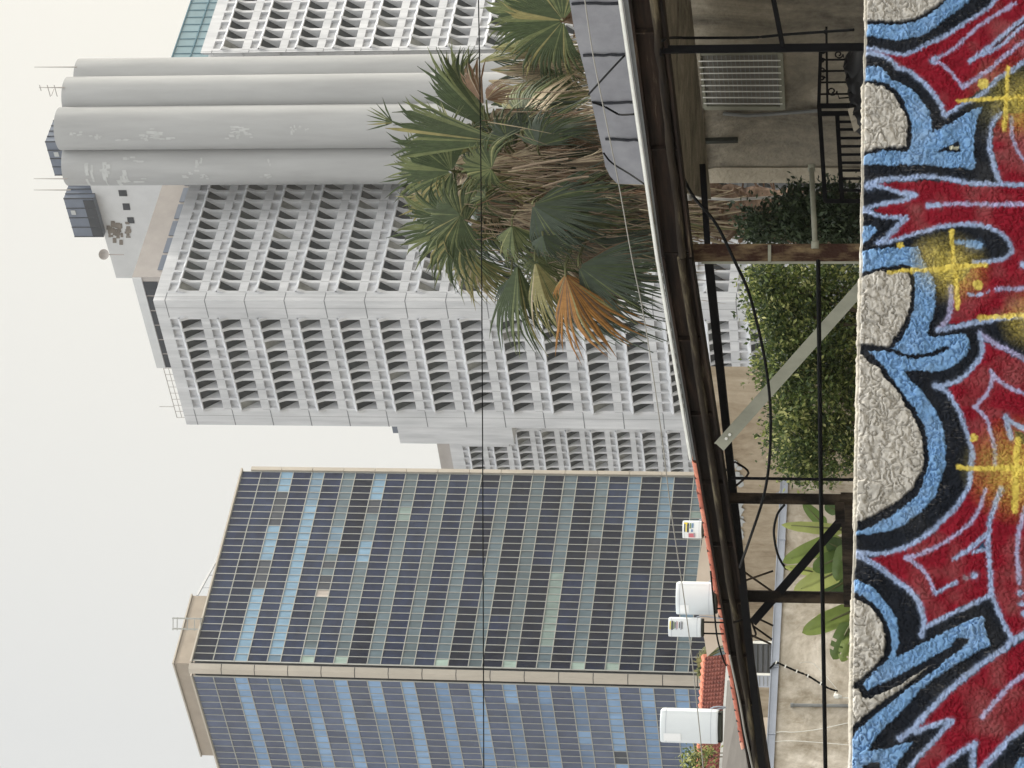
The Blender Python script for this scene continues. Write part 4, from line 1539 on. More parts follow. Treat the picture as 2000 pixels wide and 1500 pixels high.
# roof deck over the house side and its pale edge strip
fz = [onz(1203, -60, ZB + .09), onz(1263, 360, ZB + .09), onz(1283, 500, ZB + .09), onz(1349, 897, ZB + .09)]
m = MB()
for a, b in zip(fz[:-1], fz[1:]):
    m.bar(a, b, .02, .03)
    m.bar(a - ZH * .01 + V((0, -.02, 0)), b - ZH * .01 + V((0, -.02, 0)), .04, .012)
m.build('edge_flashing', M['white_paint'], pf)
m = MB()
for a, b in zip(fz[:-1], fz[1:]):
    m.bar(a - ZH * .065 + V((0, .012, 0)), b - ZH * .065 + V((0, .012, 0)), .02, .085)
m.build('fascia', M['grey_paint'], pf)
m = MB()
hx = H0 + hd * 5.4
pA_, pB_ = V((fz[0].x, fz[0].y, ZB + .02)), V((fz[1].x, fz[1].y, ZB + .02))
pC_ = V((H0.x, H0.y, ZB + .02)) + hn * .23
pD_ = V((hx.x, hx.y, ZB + .02)) + hn * .23
m.prism([pA_ + V((0, .05, 0)), pB_ + V((0, .05, 0)), pC_, pD_], ZH * .04)
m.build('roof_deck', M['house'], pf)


def post(y, xt, xb, w, d, mt, dep=None, dy=0):
    a, b = at(xt, y, d), at(xb, y + dy, d)
    a = V((b.x, b.y, a.z)) if dy == 0 else a
    wm_ = w * pxm(d)
    m = MB()
    bb = V((b.x, b.y, 0))
    m.bar(bb, a, wm_, dep or wm_, up=V((1, 0, 0)))
    # base plate and cap plate
    m.obox(a - ZH * .006, V((wm_ * .9, 0, 0)), V((0, wm_ * .9, 0)), ZH * .006)
    m.obox(bb + ZH * .008, V((wm_ * 1.1, 0, 0)), V((0, wm_ * 1.1, 0)), ZH * .008)
    return m.build('post', mt, pf)


def zbeam(y, x):
    return at(x, y, 20)


dP = [onz(1240, 92, ZB).y, onz(1300, 495, ZB).y, onz(1377, 976, ZB).y, onz(1409, 1168, ZB).y]
post(92, 1290, 1680, 15, dP[0], M['black_steel'])
# the near post is a pair of rusty channels with a pale edge
p2 = post(494, 1340, 1680, 34, dP[1], M['rust_red'])
m = MB()
a, b = at(1370, 511, dP[1] - .075), at(1690, 513, dP[1] - .075)
m.bar(V((b.x, b.y, 0)), V((b.x, b.y, a.z)), .018, .02, up=V((1, 0, 0)))
a, b = at(1503, 478, dP[1] - .08), at(1503, 512, dP[1] - .08)
m.bar(a, b, .02, .025)
m.build('edge_strip', M['zinc'], p2)
post(976, 1424, 1670, 21, dP[2], M['rust'])
post(1168, 1448, 1665, 22, dP[3], M['rust'])
m = MB()
a, b = at(1427, 931, 25.0), at(1670, 937, 25.0)
m.tube([V((b.x, b.y, 0)), V((b.x, b.y, a.z))], .014, 8)
m.build('thin_pole', M['black_steel'], pf)


def brace(pa, pb, d1, d2, w, mt, holes=0):
    a, b = at(pa[0], pa[1], d1), at(pb[0], pb[1], d2)
    m = MB()
    t = (b - a).normalized()
    wm_ = w * pxm((d1 + d2) / 2)
    n = t.cross(V((0, 1, 0))).normalized()
    m.bar(a, b, .012, wm_, up=n)
    m.bar(a + n * (wm_ / 2 - .006) + V((0, .03, 0)), b + n * (wm_ / 2 - .006) + V((0, .03, 0)), .06, .012, up=n)
    o = m.build('brace', mt, pf)
    if holes:
        m = MB()
        for k in (.05, .075):
            c = lerp(a, b, k) + V((0, -.012, 0))
            m.tube([c, c + V((0, -.012, 0))], .014, 8)
        m.build('bolt', M['white_paint'], o)


brace((1405, 872), (1690, 552), dP[2] - 1.4, dP[2] - 2.2, 24, M['zinc'], 1)
brace((1470, 1216), (1650, 1008), dP[3] + .05, dP[3] - .3, 17, M['black_steel'])
m = MB()
a, b = at(1654, 968, dP[2] - .1), at(1660, 1180, dP[3] - .1)
m.bar(a, b, .07, .12)
m.bar(at(1640, 985, dP[2] - .12), at(1641, 1018, dP[2] - .2), .1, .09)
m.build('lower_rail', M['rust'], pf)
m = MB()
m.bar(at(1372, 322, dP[1] + .7), at(1383, 500, dP[1] + .5), .05, .05)
m.bar(at(1383, 500, dP[1] + .5), at(1436, 1000, dP[2] + .3), .05, .072)
m.bar(at(1436, 1000, dP[2] + .3), at(1492, 1530, 31.3), .05, .075)
m.build('lower_chord', M['black_steel'], pf)
m = MB()
m.bar(at(1505, -30, 19.5), at(1529, 92, dP[0]), .03, .032)
m.build('side_rail', M['black_steel'], pf)
# bent rod ties between beam and posts
for pts, d in [([(1391, 912), (1412, 922), (1432, 904), (1442, 906), (1462, 924), (1436, 950)], dP[2] - .15), ([(1430, 1160), (1456, 1152)], dP[3] - .1), ([(1432, 1216), (1462, 1209), (1472, 1226), (1476, 1240), (1466, 1244)], dP[3] + .1),
               ([(1466, 1240), (1506, 1258)], 29), ([(1474, 1205), (1510, 1222)], 29.5), ([(1470, 1222), (1508, 1249)], 29.4), ([(1455, 1118), (1508, 1155)], dP[3] - .2), ([(1455, 1134), (1510, 1115)], dP[3] - .2)]:
    m = MB()
    m.tube(catmull([at(x, y, d) for x, y in pts], 4), .012, 6)
    m.build('tie_rod', M['rust'], pf)

# ------------------------------------------------------------------ CABLES
def cable(name, pts, r, mt, label, cat='cable', group=None):
    P = catmull([at(x, y, d) for x, y, d in pts], 8)
    base_ = P[0]
    m = MB()
    m.tube(P, r, 7)
    o = m.build(name, mt, None, True, loc=base_)
    tag(o, label, cat, group)
    return o


cable('overhead_cable', [(934, -40, 19.6), (939, 300, 19.8), (942, 750, 20), (944, 1200, 20.3), (945, 1550, 20.5)], .0046, M['cable'], 'black overhead cable crossing the palm and both towers')
cable('overhead_wire', [(1138, -30, 18.6), (1157, 100, 18.6), (1180, 217, 18.6), (1210, 367, 18.7), (1233, 497, 18.8), (1260, 633, 19), (1290, 833, 19.2), (1310, 993, 19.5), (1333, 1147, 19.7), (1351, 1283, 20), (1369, 1452, 20.3), (1378, 1550, 20.4)], .0042, M['wire'], 'thin grey wire running below the palm crown past the white cabinets', 'wire')
cable('power_cable', [(1325, 325, 22.5), (1352, 380, 22.2), (1397, 435, 21.6), (1436, 512, 21.4), (1462, 570, 21.6), (1482, 645, 22), (1496, 715, 22.4), (1504, 785, 22.8), (1505, 850, 23.2), (1501, 915, 23.6), (1490, 975, 24), (1467, 1045, 24.6), (1445, 1108, 26.8)], .013, M['cable'], 'thick black cable sagging from the house to the second rear post')
cable('stretched_cable', [(1598, 508, 21.4), (1601, 750, 21.8), (1604, 1000, 22.2), (1608, 1250, 22.6), (1613, 1540, 23)], .018, M['cable'], 'black stretched cable running straight behind the graffiti wall top')
cable('wall_cable', [(1294, 80, 19.6), (1310, 74, 20.6), (1360, 74, 20.8), (1470, 73, 20.8), (1540, 67, 20.6), (1668, 58, 20.4)], .011, M['cable'], 'black cable hanging beside the black post on the shaded house wall')
cable('roof_cable', [(1219, 109, 23.8), (1190, 140, 24.2), (1150, 184, 25)], .010, M['cable'], 'short slanting cable over the grey roof membrane, rightmost of three')
cable('roof_cable', [(1156, 199, 25), (1180, 208, 25), (1200, 219, 25), (1212, 224, 25), (1239, 223, 24.6)], .010, M['cable'], 'short bent cable in the middle of the grey roof membrane')
cable('roof_cable', [(1179, 299, 25.8), (1195, 318, 25.9), (1230, 340, 25.6), (1259, 360, 25)], .009, M['cable'], 'short slanting cable by the rounded end of the grey roof membrane')
cable('beam_cable', [(1425, 1280, 28.2), (1445, 1372, 28.6), (1455, 1430, 29), (1470, 1500, 29.4), (1480, 1550, 29.6)], .011, M['wire'], 'grey cable lying along the beam under the clay tiles')
cable('tile_cable', [(1388, 1115, 27.5), (1394, 1180, 27.5), (1400, 1240, 27.5), (1410, 1280, 27.6), (1418, 1300, 27.8)], .009, M['cable'], 'thin black cable looping beside the tall white cabinet')

# ------------------------------------------------------------------ IRON RAILING ON THE HOUSE STEPS
DRL = 22.6
rp = at(1602, 150, DRL)
rl = empty('iron_railing', (rp.x, rp.y, 0), 'black wrought iron railing with scrolls and plain bars in front of the shaded house', 'railing')


def rb(m, x0, y0, x1, y1, w=.025, d=DRL):
    m.bar(at(x0, y0, d), at(x1, y1, d), w, w)


m = MB()
rb(m, 1603, 92, 1599, 208, .028)
rb(m, 1614, 52, 1616, 205, .018)
rb(m, 1600, 206, 1612, 395, .035)
rb(m, 1635, 222, 1645, 395, .035)
m.build('rail', M['iron'], rl)
for y in (207, 222):
    m = MB()
    a, b = at(1599, y, DRL), at(1665, y, DRL)
    m.bar(V((a.x, a.y, 0)), a, .04, .04, up=V((1, 0, 0)))
    m.build('newel_post', M['iron'], rl)
m = MB()
a = at(1612, 393, DRL)
m.bar(V((a.x, a.y, 0)), a, .035, .035, up=V((1, 0, 0)))
m.build('newel_post', M['iron'], rl)
for y in (117, 139, 161, 184):
    m = MB()
    a = at(1602, y, DRL)
    m.bar(V((a.x, a.y, .9)), a, .015, .015, up=V((1, 0, 0)))
    m.build('baluster', M['iron'], rl)
for y in (238, 253, 270, 286, 302, 318, 333, 349, 372):
    m = MB()
    a = at(1638, y, DRL)
    m.bar(V((a.x, a.y, .9)), a, .022, .022, up=V((1, 0, 0)))
    m.build('baluster', M['iron'], rl)
m = MB()
a, b = at(1690, 210, DRL), at(1690, 395, DRL)
m.bar(V((a.x, a.y, .9)), V((b.x, b.y, .9)), .03, .03)
m.build('bottom_rail', M['iron'], rl)
for (x, y, s, t, flip) in [(1606, 100, 5, 2, 1), (1606, 118, 5, 2, -1), (1607, 136, 5, 2, 1), (1606, 153, 5, 2, -1), (1625, 178, 9, 2.2, 1), (1638, 106, 8, 2.2, 1), (1664, 147, 8, 2.0, -1), (1612, 62, 4, 2, 1)]:
    m = MB()
    pts = []
    for k in range(22):
        an = k / 21 * math.pi * 2 * 1.25
        r = s * (1 - .7 * k / 21)
        pts.append(at(x + r * math.cos(an) * 1.1, y + flip * r * math.sin(an), DRL))
    m.tube(pts, .007, 5)
    if s > 7:
        m.tube([at(x + s, y, DRL), at(x + s + 5, y + 14 * flip, DRL), at(x + s + 30, y + 12 * flip, DRL)], .007, 5)
    m.build('scroll', M['iron'], rl)
m = MB()
bgp = at(1672, 190, DRL - .3)
for i in range(5):
    c = at(1668 + i * 4, 130 + i * 25, DRL - .2)
    r = .16
    ring = 10
    vsx, fs = [], []
    for k in range(7):
        th = math.pi * k / 6
        for q in range(ring):
            an = 2 * math.pi * q / ring
            w = 1 + .18 * math.sin(3 * an + i + k)
            vsx.append(c + V((r * w * math.sin(th) * math.cos(an), r * w * math.sin(th) * math.sin(an), r * .8 * math.cos(th) * w - .06)))
    for k in range(6):
        for q in range(ring):
            j = (q + 1) % ring
            fs.append((k * ring + q, k * ring + j, (k + 1) * ring + j, (k + 1) * ring + q))
    m.add(vsx, fs)
m.prism([V((bgp.x - .6, bgp.y - .1, 0)), V((bgp.x + .6, bgp.y - .1, 0)), V((bgp.x + .6, bgp.y + .3, 0)), V((bgp.x - .6, bgp.y + .3, 0))], ZH * (bgp.z - .08))
o = m.build('rubbish_bag', M['blackbag'], None, True, loc=V((bgp.x, bgp.y, 0)))
tag(o, 'black plastic bags heaped behind the scrolled iron railing', 'bag')
for (pts, lab) in [([(1678, 122), (1668, 98), (1690, 90), (1696, 122)], 'grey board leaning on the black bags under the scrolls'), ([(1655, 212), (1676, 209), (1684, 245), (1668, 258)], 'grey board tilted against the railing newel')]:
    m = MB()
    m.prism([at(x, y, DRL - .25) for x, y in pts] , V((0, .03, 0)))
    # folded flap and batten so that the board reads as a flattened box
    a, b, c, d = [at(x, y, DRL - .26) for x, y in pts]
    m.bar(lerp(a, d, .5), lerp(b, c, .5), .012, .02)
    o = m.build('board', M['cardboard'], None, loc=at(pts[0][0], pts[0][1], DRL - .25))
    tag(o, lab, 'board')
# pipes between the house corner and the near post
for name, pts, r, mt, lab in [('grey_pipe', [(1585, 328, 23.2), (1592, 478, 22.3)], .022, M['zinc'], 'grey level pipe in front of the dark shrub'), ('white_conduit', [(1345, 386, 27.5), (1430, 390, 27.5), (1546, 383, 27.5), (1640, 366, 27.5)], .014, M['wire'], 'pale upright conduit beside the palm trunk')]:
    P_ = [at(*p) for p in pts]
    m = MB()
    m.tube(P_, r, 8)
    for p in (P_[0], P_[-1]):
        m.obox(p, V((.03, 0, 0)), V((0, .03, 0)), V((0, 0, .03)))
    o = m.build(name, mt, None, True, loc=P_[0])
    tag(o, lab, 'pipe')

# ------------------------------------------------------------------ BEIGE BUILDING WITH CLAY TILE COPING
ZC = 5.33
q0, q1 = onz(1354, 897, ZC), onz(1463, 1540, ZC)
bd = (q1 - q0).normalized()
bn = V((bd.y, -bd.x, 0))
if bn.y > 0:
    bn = -bn
Q0 = V((q0.x, q0.y, 0))


def bp(x, y, off=0.0):
    return onplane(x, y, Q0, bn, off)


s0 = (bp(1450, 716) - q0).dot(bd)
s1 = (bp(1490, 1262) - q0).dot(bd)
bb = empty('beige_building', (Q0.x, Q0.y, 0), 'low beige rendered building with clay tiles along its wall top, behind the patio frame', 'building')
m = MB()
a, b = Q0 + bd * s0, Q0 + bd * (s1 + 3)
va, vb = V((a.x, a.y, 0)), V((b.x, b.y, 0))
m.prism([a, b, b + vb * .12, a + va * .12 + bd * .3], ZH * (ZC - .07))
m.build('wall', M['beige'], bb)
m = MB()
L = (q1 - q0).length
nt_l = 41
L *= 41 / 27
for i in range(nt_l):
    t0, t1 = i / nt_l, (i + 1.06) / nt_l
    pa, pb = q0 + bd * (L * t0), q0 + bd * (L * t1)
    r0, r1 = .075 + random.uniform(-.004, .004), .066
    mi = random.choices([0, 1, 2, 3], [4, 3, 2, 1])[0]
    dz = random.uniform(-.008, .008)
    rings = []
    N = 9
    for (c, r) in ((pa, r0), (pb, r1)):
        rings += [c + bn * (r * math.cos(math.pi * k / (N - 1))) + ZH * (r * .95 * math.sin(math.pi * k / (N - 1)) - .045 + dz) for k in range(N)]
        rings += [c + bn * ((r - .016) * math.cos(math.pi * k / (N - 1))) + ZH * ((r - .016) * .95 * math.sin(math.pi * k / (N - 1)) - .045 + dz) for k in range(N)]
    fs = []
    for k in range(N - 1):
        fs.append((k, k + 1, 2 * N + k + 1, 2 * N + k))
        fs.append((N + k, 3 * N + k, 3 * N + k + 1, N + k + 1))
        fs.append((k, N + k, N + k + 1, k + 1))
        fs.append((2 * N + k, 2 * N + k + 1, 3 * N + k + 1, 3 * N + k))
    m.add(rings, fs, mi)
    m.bar(pb - bd * .03 - ZH * .03, pb - ZH * .03, .12, .09, mi=4)
    m.bar(pa - ZH * .065, pb - ZH * .065 - bd * .02, .15, .035, mi=2)
m.build('tile_coping', M['clay'] + [M['mortar']], bb)
m = MB()
for q in range(34):
    x, y = random.gauss(1440, 5), random.uniform(905, 1065)
    s1_, s2_ = random.uniform(3, 11), random.uniform(3, 11)
    pts = [bp(x + s1_ * math.cos(t) * random.uniform(.6, 1.2), y + s2_ * math.sin(t) * random.uniform(.6, 1.2), .004 + q * .0006) for t in [k * math.pi / 3.5 for k in range(7)]]
    m.add(pts, [tuple(range(7))])
m.build('peeling_paint', M['patch'], bb)

# house with the red tiled roof further back
DH = 55
rh = empty('tiled_house', tuple(at(1420, 1300, DH))[:2] + (0,), 'house with red brown tiled roof and beige parapet behind the white cabinets', 'house')
m = MB()
pp_ = [(1374, 1040), (1366, 1090), (1358, 1150), (1366, 1205), (1376, 1250), (1381, 1283), (1404, 1262), (1425, 1258), (1460, 1258), (1460, 1040)]
m.prism([at(x, y, DH) for x, y in pp_], V((0, .35, 0)))
m.build('parapet', stucco('pale_pink_render', rgb(184, 170, 156), rgb(204, 192, 178), .7, .3, 6), rh)
E0, E1 = at(1421, 1278, DH), at(1402, 1560, DH - 3)
R0_, R1_ = at(1380, 1283, DH + 4.5), at(1364, 1560, DH + 1.5)
m = MB()
NC = 7
for i in range(NC):
    t0, t1 = i / NC, (i + 1.08) / NC
    up = ZH * .05
    a, b, c, d = lerp(E0, R0_, t0) + up, lerp(E1, R1_, t0) + up, lerp(E1, R1_, t1), lerp(E0, R0_, t1)
    m.quad(a, b, c, d)
    m.quad(a, b, b - up * 1.6, a - up * 1.6)
    nrb = 34
    for k in range(nrb):
        u = (k + .5) / nrb
        m.tube([lerp(a, b, u), lerp(d, c, u)], .045, 5)
ro = m.build('roof', M['redroof'], rh, True)
m = MB()
for k in range(20):
    m.tube([lerp(R0_, R1_, k / 20) + ZH * .03, lerp(R0_, R1_, (k + 1.1) / 20)], [.10, .07], 7)
m.build('ridge_tile', M['clay'][1], ro)
m = MB()
m.bar(E0 - ZH * .07 + V((0, -.4, 0)), E1 - ZH * .07 + V((0, -.4, 0)), .12, .10)
m.build('eave_board', M['patch'], rh)
m = MB()
gA, gB = at(1430, 1330, 51), at(1416, 1560, 49)
m.prism([gA, gB, at(1470, 1560, 47.5), at(1462, 1330, 48.5)], V((0, .1, .1)))
m.build('lower_roof', M['asphalt_roof'], rh)
m = MB()
m.prism([V((E0.x, E0.y + .3, 0)), V((E1.x, E1.y + .3, 0)), V((R1_.x, R1_.y, 0)), V((R0_.x, R0_.y, 0))], ZH * (E1.z - .2))
m.build('wall', stucco('pale_wall_render', rgb(170, 158, 144), rgb(196, 186, 172), .7, .3, 6), rh)

# ------------------------------------------------------------------ WHITE CABINETS ON THE WALL TOP
M['lab'] = {k: mat('label_' + k, rgb(*c), .6, 0) for k, c in {'yellow': (226, 206, 60), 'black': (34, 38, 50), 'green': (120, 140, 104), 'blue': (112, 140, 172), 'red': (190, 112, 124), 'white': (240, 242, 244), 'grey': (150, 154, 166)}.items()}


def cabinet(x0, x1, y0, y1, d, label, legs, tilt=0):
    s = pxm(d)
    W, Hh = (y1 - y0) * s, (x1 - x0) * s
    c = at(x1, (y0 + y1) / 2, d)
    root = empty('roof_cabinet', (c.x, c.y, c.z), label, 'cabinet', 'white cabinets along the tiled wall top')
    xr_, fw = V((1, 0, 0)), V((0, -1, 0))
    N = 14
    out = []
    side_d = W * .55
    for k in range(N + 1):
        t = k / N * 2 - 1
        out.append(c + xr_ * (W * .40 * t) + fw * (W * .13 * (1 - t * t)))
    # rounded shoulders, flat side cheeks
    plan = [c + xr_ * (-W * .5) - fw * side_d, c + xr_ * (-W * .5) - fw * (W * .10), c + xr_ * (-W * .47) - fw * (W * .03)] + out + [c + xr_ * (W * .47) - fw * (W * .03), c + xr_ * (W * .5) - fw * (W * .10), c + xr_ * (W * .5) - fw * side_d]
    m = MB()
    zs = [(0, .97), (.03, 1.0), (.95, 1.0), (.985, .985), (1.0, .95)]
    mid_ = c - fw * (side_d * .4)
    vsx = []
    n = len(plan)
    for (zf, sc) in zs:
        for p in plan:
            q = mid_ + (p - mid_) * sc
            vsx.append(q + ZH * (Hh * zf))
    fs = []
    for i in range(len(zs) - 1):
        for k in range(n):
            j = (k + 1) % n
            fs.append((i * n + k, i * n + j, (i + 1) * n + j, (i + 1) * n + k))
    fs.append(tuple(range(n - 1, -1, -1)))
    fs.append(tuple((len(zs) - 1) * n + k for k in range(n)))
    m.add(vsx, fs)
    body = m.build('body', M['cab'], root)
    m = MB()
    pl = [mid_ + (p - mid_) * .92 for p in plan]
    m.prism([p - ZH * (Hh * .05 + .012) for p in pl], ZH * (Hh * .05 + .006))
    m.build('base', M['under'], root)
    m = MB()
    for (lx, ly) in legs:
        p = c + xr_ * (W * lx) - fw * (side_d * ly)
        zl = 5.30
        m.bar(V((p.x, p.y, zl - .12)), p - ZH * (Hh * .05), .025, .025, up=V((1, 0, 0)))
    m.build('leg', M['black_steel'], root)
    m = MB()
    e_ = c + xr_ * (W * .36) - fw * (side_d * .9)
    m.tube(catmull([e_ + ZH * (Hh * .25), e_ + xr_ * (W * .2) + ZH * (Hh * .1), e_ + xr_ * (W * .2) - ZH * .1, V((e_.x + W * .1, e_.y, 5.2))], 4), .012, 6)
    m.build('pipe', M['flash'], root)
    for zf in (.12, .9):
        m = MB()
        q0 = [mid_ + (p - mid_) * 1.004 for p in plan]
        for a_2, b_2 in zip(q0[:-1], q0[1:]):
            m.bar(a_2 + ZH * (Hh * zf), b_2 + ZH * (Hh * zf), .003, .005)
        m.build('panel_seam', M['flash'], root)

    def sticker(xa, xb, ya, yb, k):
        # flat sticker wrapped on the bowed front
        vsx, fs = [], []
        n_ = 4
        for i in range(n_ + 1):
            y = ya + (yb - ya) * i / n_
            t = -((y - (y0 + y1) / 2) * s) / (W * .40)
            px_ = c + xr_ * (W * .40 * t) + fw * (W * .13 * (1 - t * t) + .006 + .0005 * len(stk))
            vsx.append(px_ + ZH * ((x1 - xa) * s))
            vsx.append(px_ + ZH * ((x1 - xb) * s))
        for i in range(n_):
            fs.append((2 * i, 2 * i + 1, 2 * i + 3, 2 * i + 2))
        stk.append(1)
        mm_ = MB()
        mm_.add(vsx, fs)
        mm_.build('sticker', M['lab'][k], body)
    stk = []
    return sticker


cabinet_args = [
    ((1333, 1370, 1018, 1052, 44.5), 'small square white cabinet with a colourful sticker beside the clay tiles', [(-.3, .3), (.3, .3)]),
    ((1320, 1394, 1139, 1202, 42.6), 'wide plain white cabinet with rounded front between the two stickered ones', [(-.3, .3), (.3, .3)]),
    ((1305, 1369, 1208, 1245, 42.4), 'narrow upright white cabinet with a sticker of text lines near its top', [(-.3, .3), (.3, .3)]),
    ((1289, 1402, 1389, 1454, 40.2), 'largest white cabinet with rounded front standing on thin dark legs', [(-.42, .1), (.42, .1), (-.2, .8), (.3, .8)])]
sts = [cabinet(*a, l, g_) for a, l, g_ in cabinet_args]
st = sts[0]
st(1336, 1344, 1021, 1023.5, 'yellow')
st(1336.5, 1338.5, 1023, 1039, 'black')
st(1339.5, 1341.5, 1023, 1039, 'yellow')
st(1342.5, 1345.5, 1022, 1040, 'black')
st(1347, 1350, 1022, 1032, 'green')
st(1351, 1355, 1022, 1031, 'blue')
st(1350, 1354, 1034, 1039, 'blue')
st(1345, 1358, 1042, 1050, 'red')
st(1355, 1357.5, 1041, 1049, 'grey')
st = sts[2]
st(1308, 1310, 1214, 1230, 'yellow')
for i, (a, w, k) in enumerate([(1311.5, 2.6, 'black'), (1315, 2, 'green'), (1318, 1.4, 'black'), (1320.4, 1, 'grey'), (1322.2, 1, 'red'), (1326.5, 1.6, 'black'), (1329.5, 1.4, 'grey'), (1331.8, 1.2, 'black')]):
    st(a, a + w, 1213.5 + (i % 3), 1231 - (i * 1.7) % 5, k)
st = sts[1]
st(1328, 1346, 1182, 1199, 'white')
st = sts[3]
st(1296, 1330, 1434, 1450, 'white')

# ------------------------------------------------------------------ STAINED CEMENT BUILDING (left, behind the frame)
PC = at(1515, 1200, 36)
PC.z = 0
cd = V((-.81, -.586, 0)).normalized()      # towards the left
cn = V((-cd.y, cd.x, 0))
if cn.y > 0:
    cn = -cn


def cp(x, y, off=0.0):
    return onplane(x, y, PC, cn, off)


t0, t1 = cp(1523, 938), cp(1497, 1560)
zc_ = (t0.z + t1.z) / 2
cb = empty('cement_building', (PC.x, PC.y, 0), 'low stained cement building with grey flashing along its roof edge', 'building')
m = MB()
a, b = V((t0.x, t0.y, 0)), V((t1.x, t1.y, 0)) + cd * 7
m.prism([a, b, b - cn * 1.6, a - cn * 1.6], ZH * (zc_ - .02))
m.build('wall', M['cement'], cb)
m = MB()
L = (t1 - t0).length + 7
n = 12
for i in range(n):
    pa = V((t0.x, t0.y, zc_)) + cd * (L * i / n) + cn * .02
    pb = V((t0.x, t0.y, zc_)) + cd * (L * (i + 1) / n - .01) + cn * (.02 + random.uniform(0, .006))
    m.bar(pa - ZH * .045, pb - ZH * .045, .012, .10)
    m.bar(pa + ZH * .006 - cn * .03, pb + ZH * .006 - cn * .03, .09, .012)
    m.bar(pb - ZH * .045 - cd * .006, pb - ZH * .045 + cd * .006, .02, .11)
m.build('flashing', M['flash'], cb)
m = MB()
m.tube([cp(1545, 1377, .03), cp(1700, 1379, .03)], .022, 8)
m.tube([cp(1544, 1377, .03), cp(1550, 1377, .03)], .03, 8)
m.build('drain_pipe', M['grey_paint'], cb)
hose = catmull([cp(1503, 1306, .05), cp(1510, 1299, .06), cp(1516, 1294, .04), cp(1533, 1301, .04), cp(1556, 1311, .04), cp(1578, 1320, .04), cp(1604, 1336, .04), cp(1620, 1345, .04), cp(1636, 1350, .04)], 6)
m = MB()
m.tube(hose, [.012 * (1.0 + .2 * (i % 2)) for i in range(len(hose))], 7)
ho = m.build('corrugated_conduit', M['cable'], cb)
for (x, y) in [(1516, 1294), (1534, 1301.5), (1556, 1311), (1578, 1320), (1603, 1335)]:
    m = MB()
    m.bar(cp(x - 1.3, y + 3, .055), cp(x + 1.3, y - 3, .055), .012, .016)
    m.build('clip', M['white_paint'], ho)
m = MB()
c = cp(1637, 1360, .06)
m.tube([c + ZH * .05, c, c - ZH * .05], [.03, .035, .012], 10)
m.tube([cp(1634, 1349, .03), c + ZH * .05], .012, 6)
m.tube([cp(1660, 1363, .02), cp(1638, 1363, .02)], .008, 6)
m.build('wall_lamp', M['white_paint'], cb)
m = MB()
pts = catmull([cp(1500, 1432, .02), cp(1530, 1429, .02), cp(1552, 1430, .02), cp(1600, 1424, .02), cp(1660, 1411, .02)], 5)
m.tube(pts, .006, 5)
pts = catmull([cp(1500, 1450, .02), cp(1550, 1447, .02), cp(1660, 1455, .02)], 5)
m.tube(pts, .005, 5)
m.tube(catmull([cp(1562, 1295, .3), cp(1590, 1297, .2), cp(1634, 1345, .03)], 4), .004, 5)
m.build('thin_wiring', M['white_paint'], cb)
m = MB()
c = cp(1530, 968, -.2)
m.bar(c - ZH * .3, c + ZH * .06, .1, .12, up=V((1, 0, 0)))
m.tube([c + ZH * .06, c + ZH * .10], .04, 8)
m.build('roof_outlet', M['flash'], cb)
# vent boxes on its roof
d_ = 36.6
for (xa, xb, ya, yb, mt, lab, nm) in [(1470, 1512, 1256, 1316, 'bluedark', 'dark grey box with a pale rim on the cement building roof', 'roof_vent'), (1476, 1506, 1318, 1343, 'flash', 'bright sheet metal box beside the dark roof box', 'metal_box')]:
    a, b = at(xb + 8, yb, d_), at(xa, ya, d_)
    loc = V(((a.x + b.x) / 2, a.y, a.z))
    root = empty(nm, loc, lab, 'vent box')
    m = MB()
    m.prism([V((a.x, a.y, a.z)), V((b.x, a.y, a.z)), V((b.x, a.y + .4, a.z)), V((a.x, a.y + .4, a.z))], ZH * (b.z - a.z))
    m.build('box', mat('slate_panel', rgb(84, 86, 90), .7, .1, 4) if mt == 'bluedark' else M[mt], root)
    m = MB()
    m.bar(V((b.x + .012, a.y - .012, a.z)), V((b.x + .012, a.y - .012, b.z)), .03, .03, up=V((1, 0, 0)))
    m.bar(V((a.x - .01, a.y - .014, b.z + .01)), V((b.x + .03, a.y - .014, b.z + .01)), .03, .02)
    m.build('rim', M['white_paint'], root)
    m = MB()
    for k in range(4):
        zz_ = lerp(a.z, b.z, .2 + .2 * k)
        m.bar(V((a.x + .02, a.y - .006, zz_)), V((b.x - .02, a.y - .006, zz_)), .008, .01)
    m.build('louvre', M['under'] if mt == 'bluedark' else M['grey_paint'], root)
cable('loop_cable', [(1532, 986, 33.5), (1519, 1003, 33.6), (1512, 1030, 33.8), (1513, 1055, 34), (1520, 1085, 34.2), (1533, 1108, 34.3), (1540, 1112, 34.3)], .016, M['cable'], 'black cable looping over the grey flashing near the broad leaves')

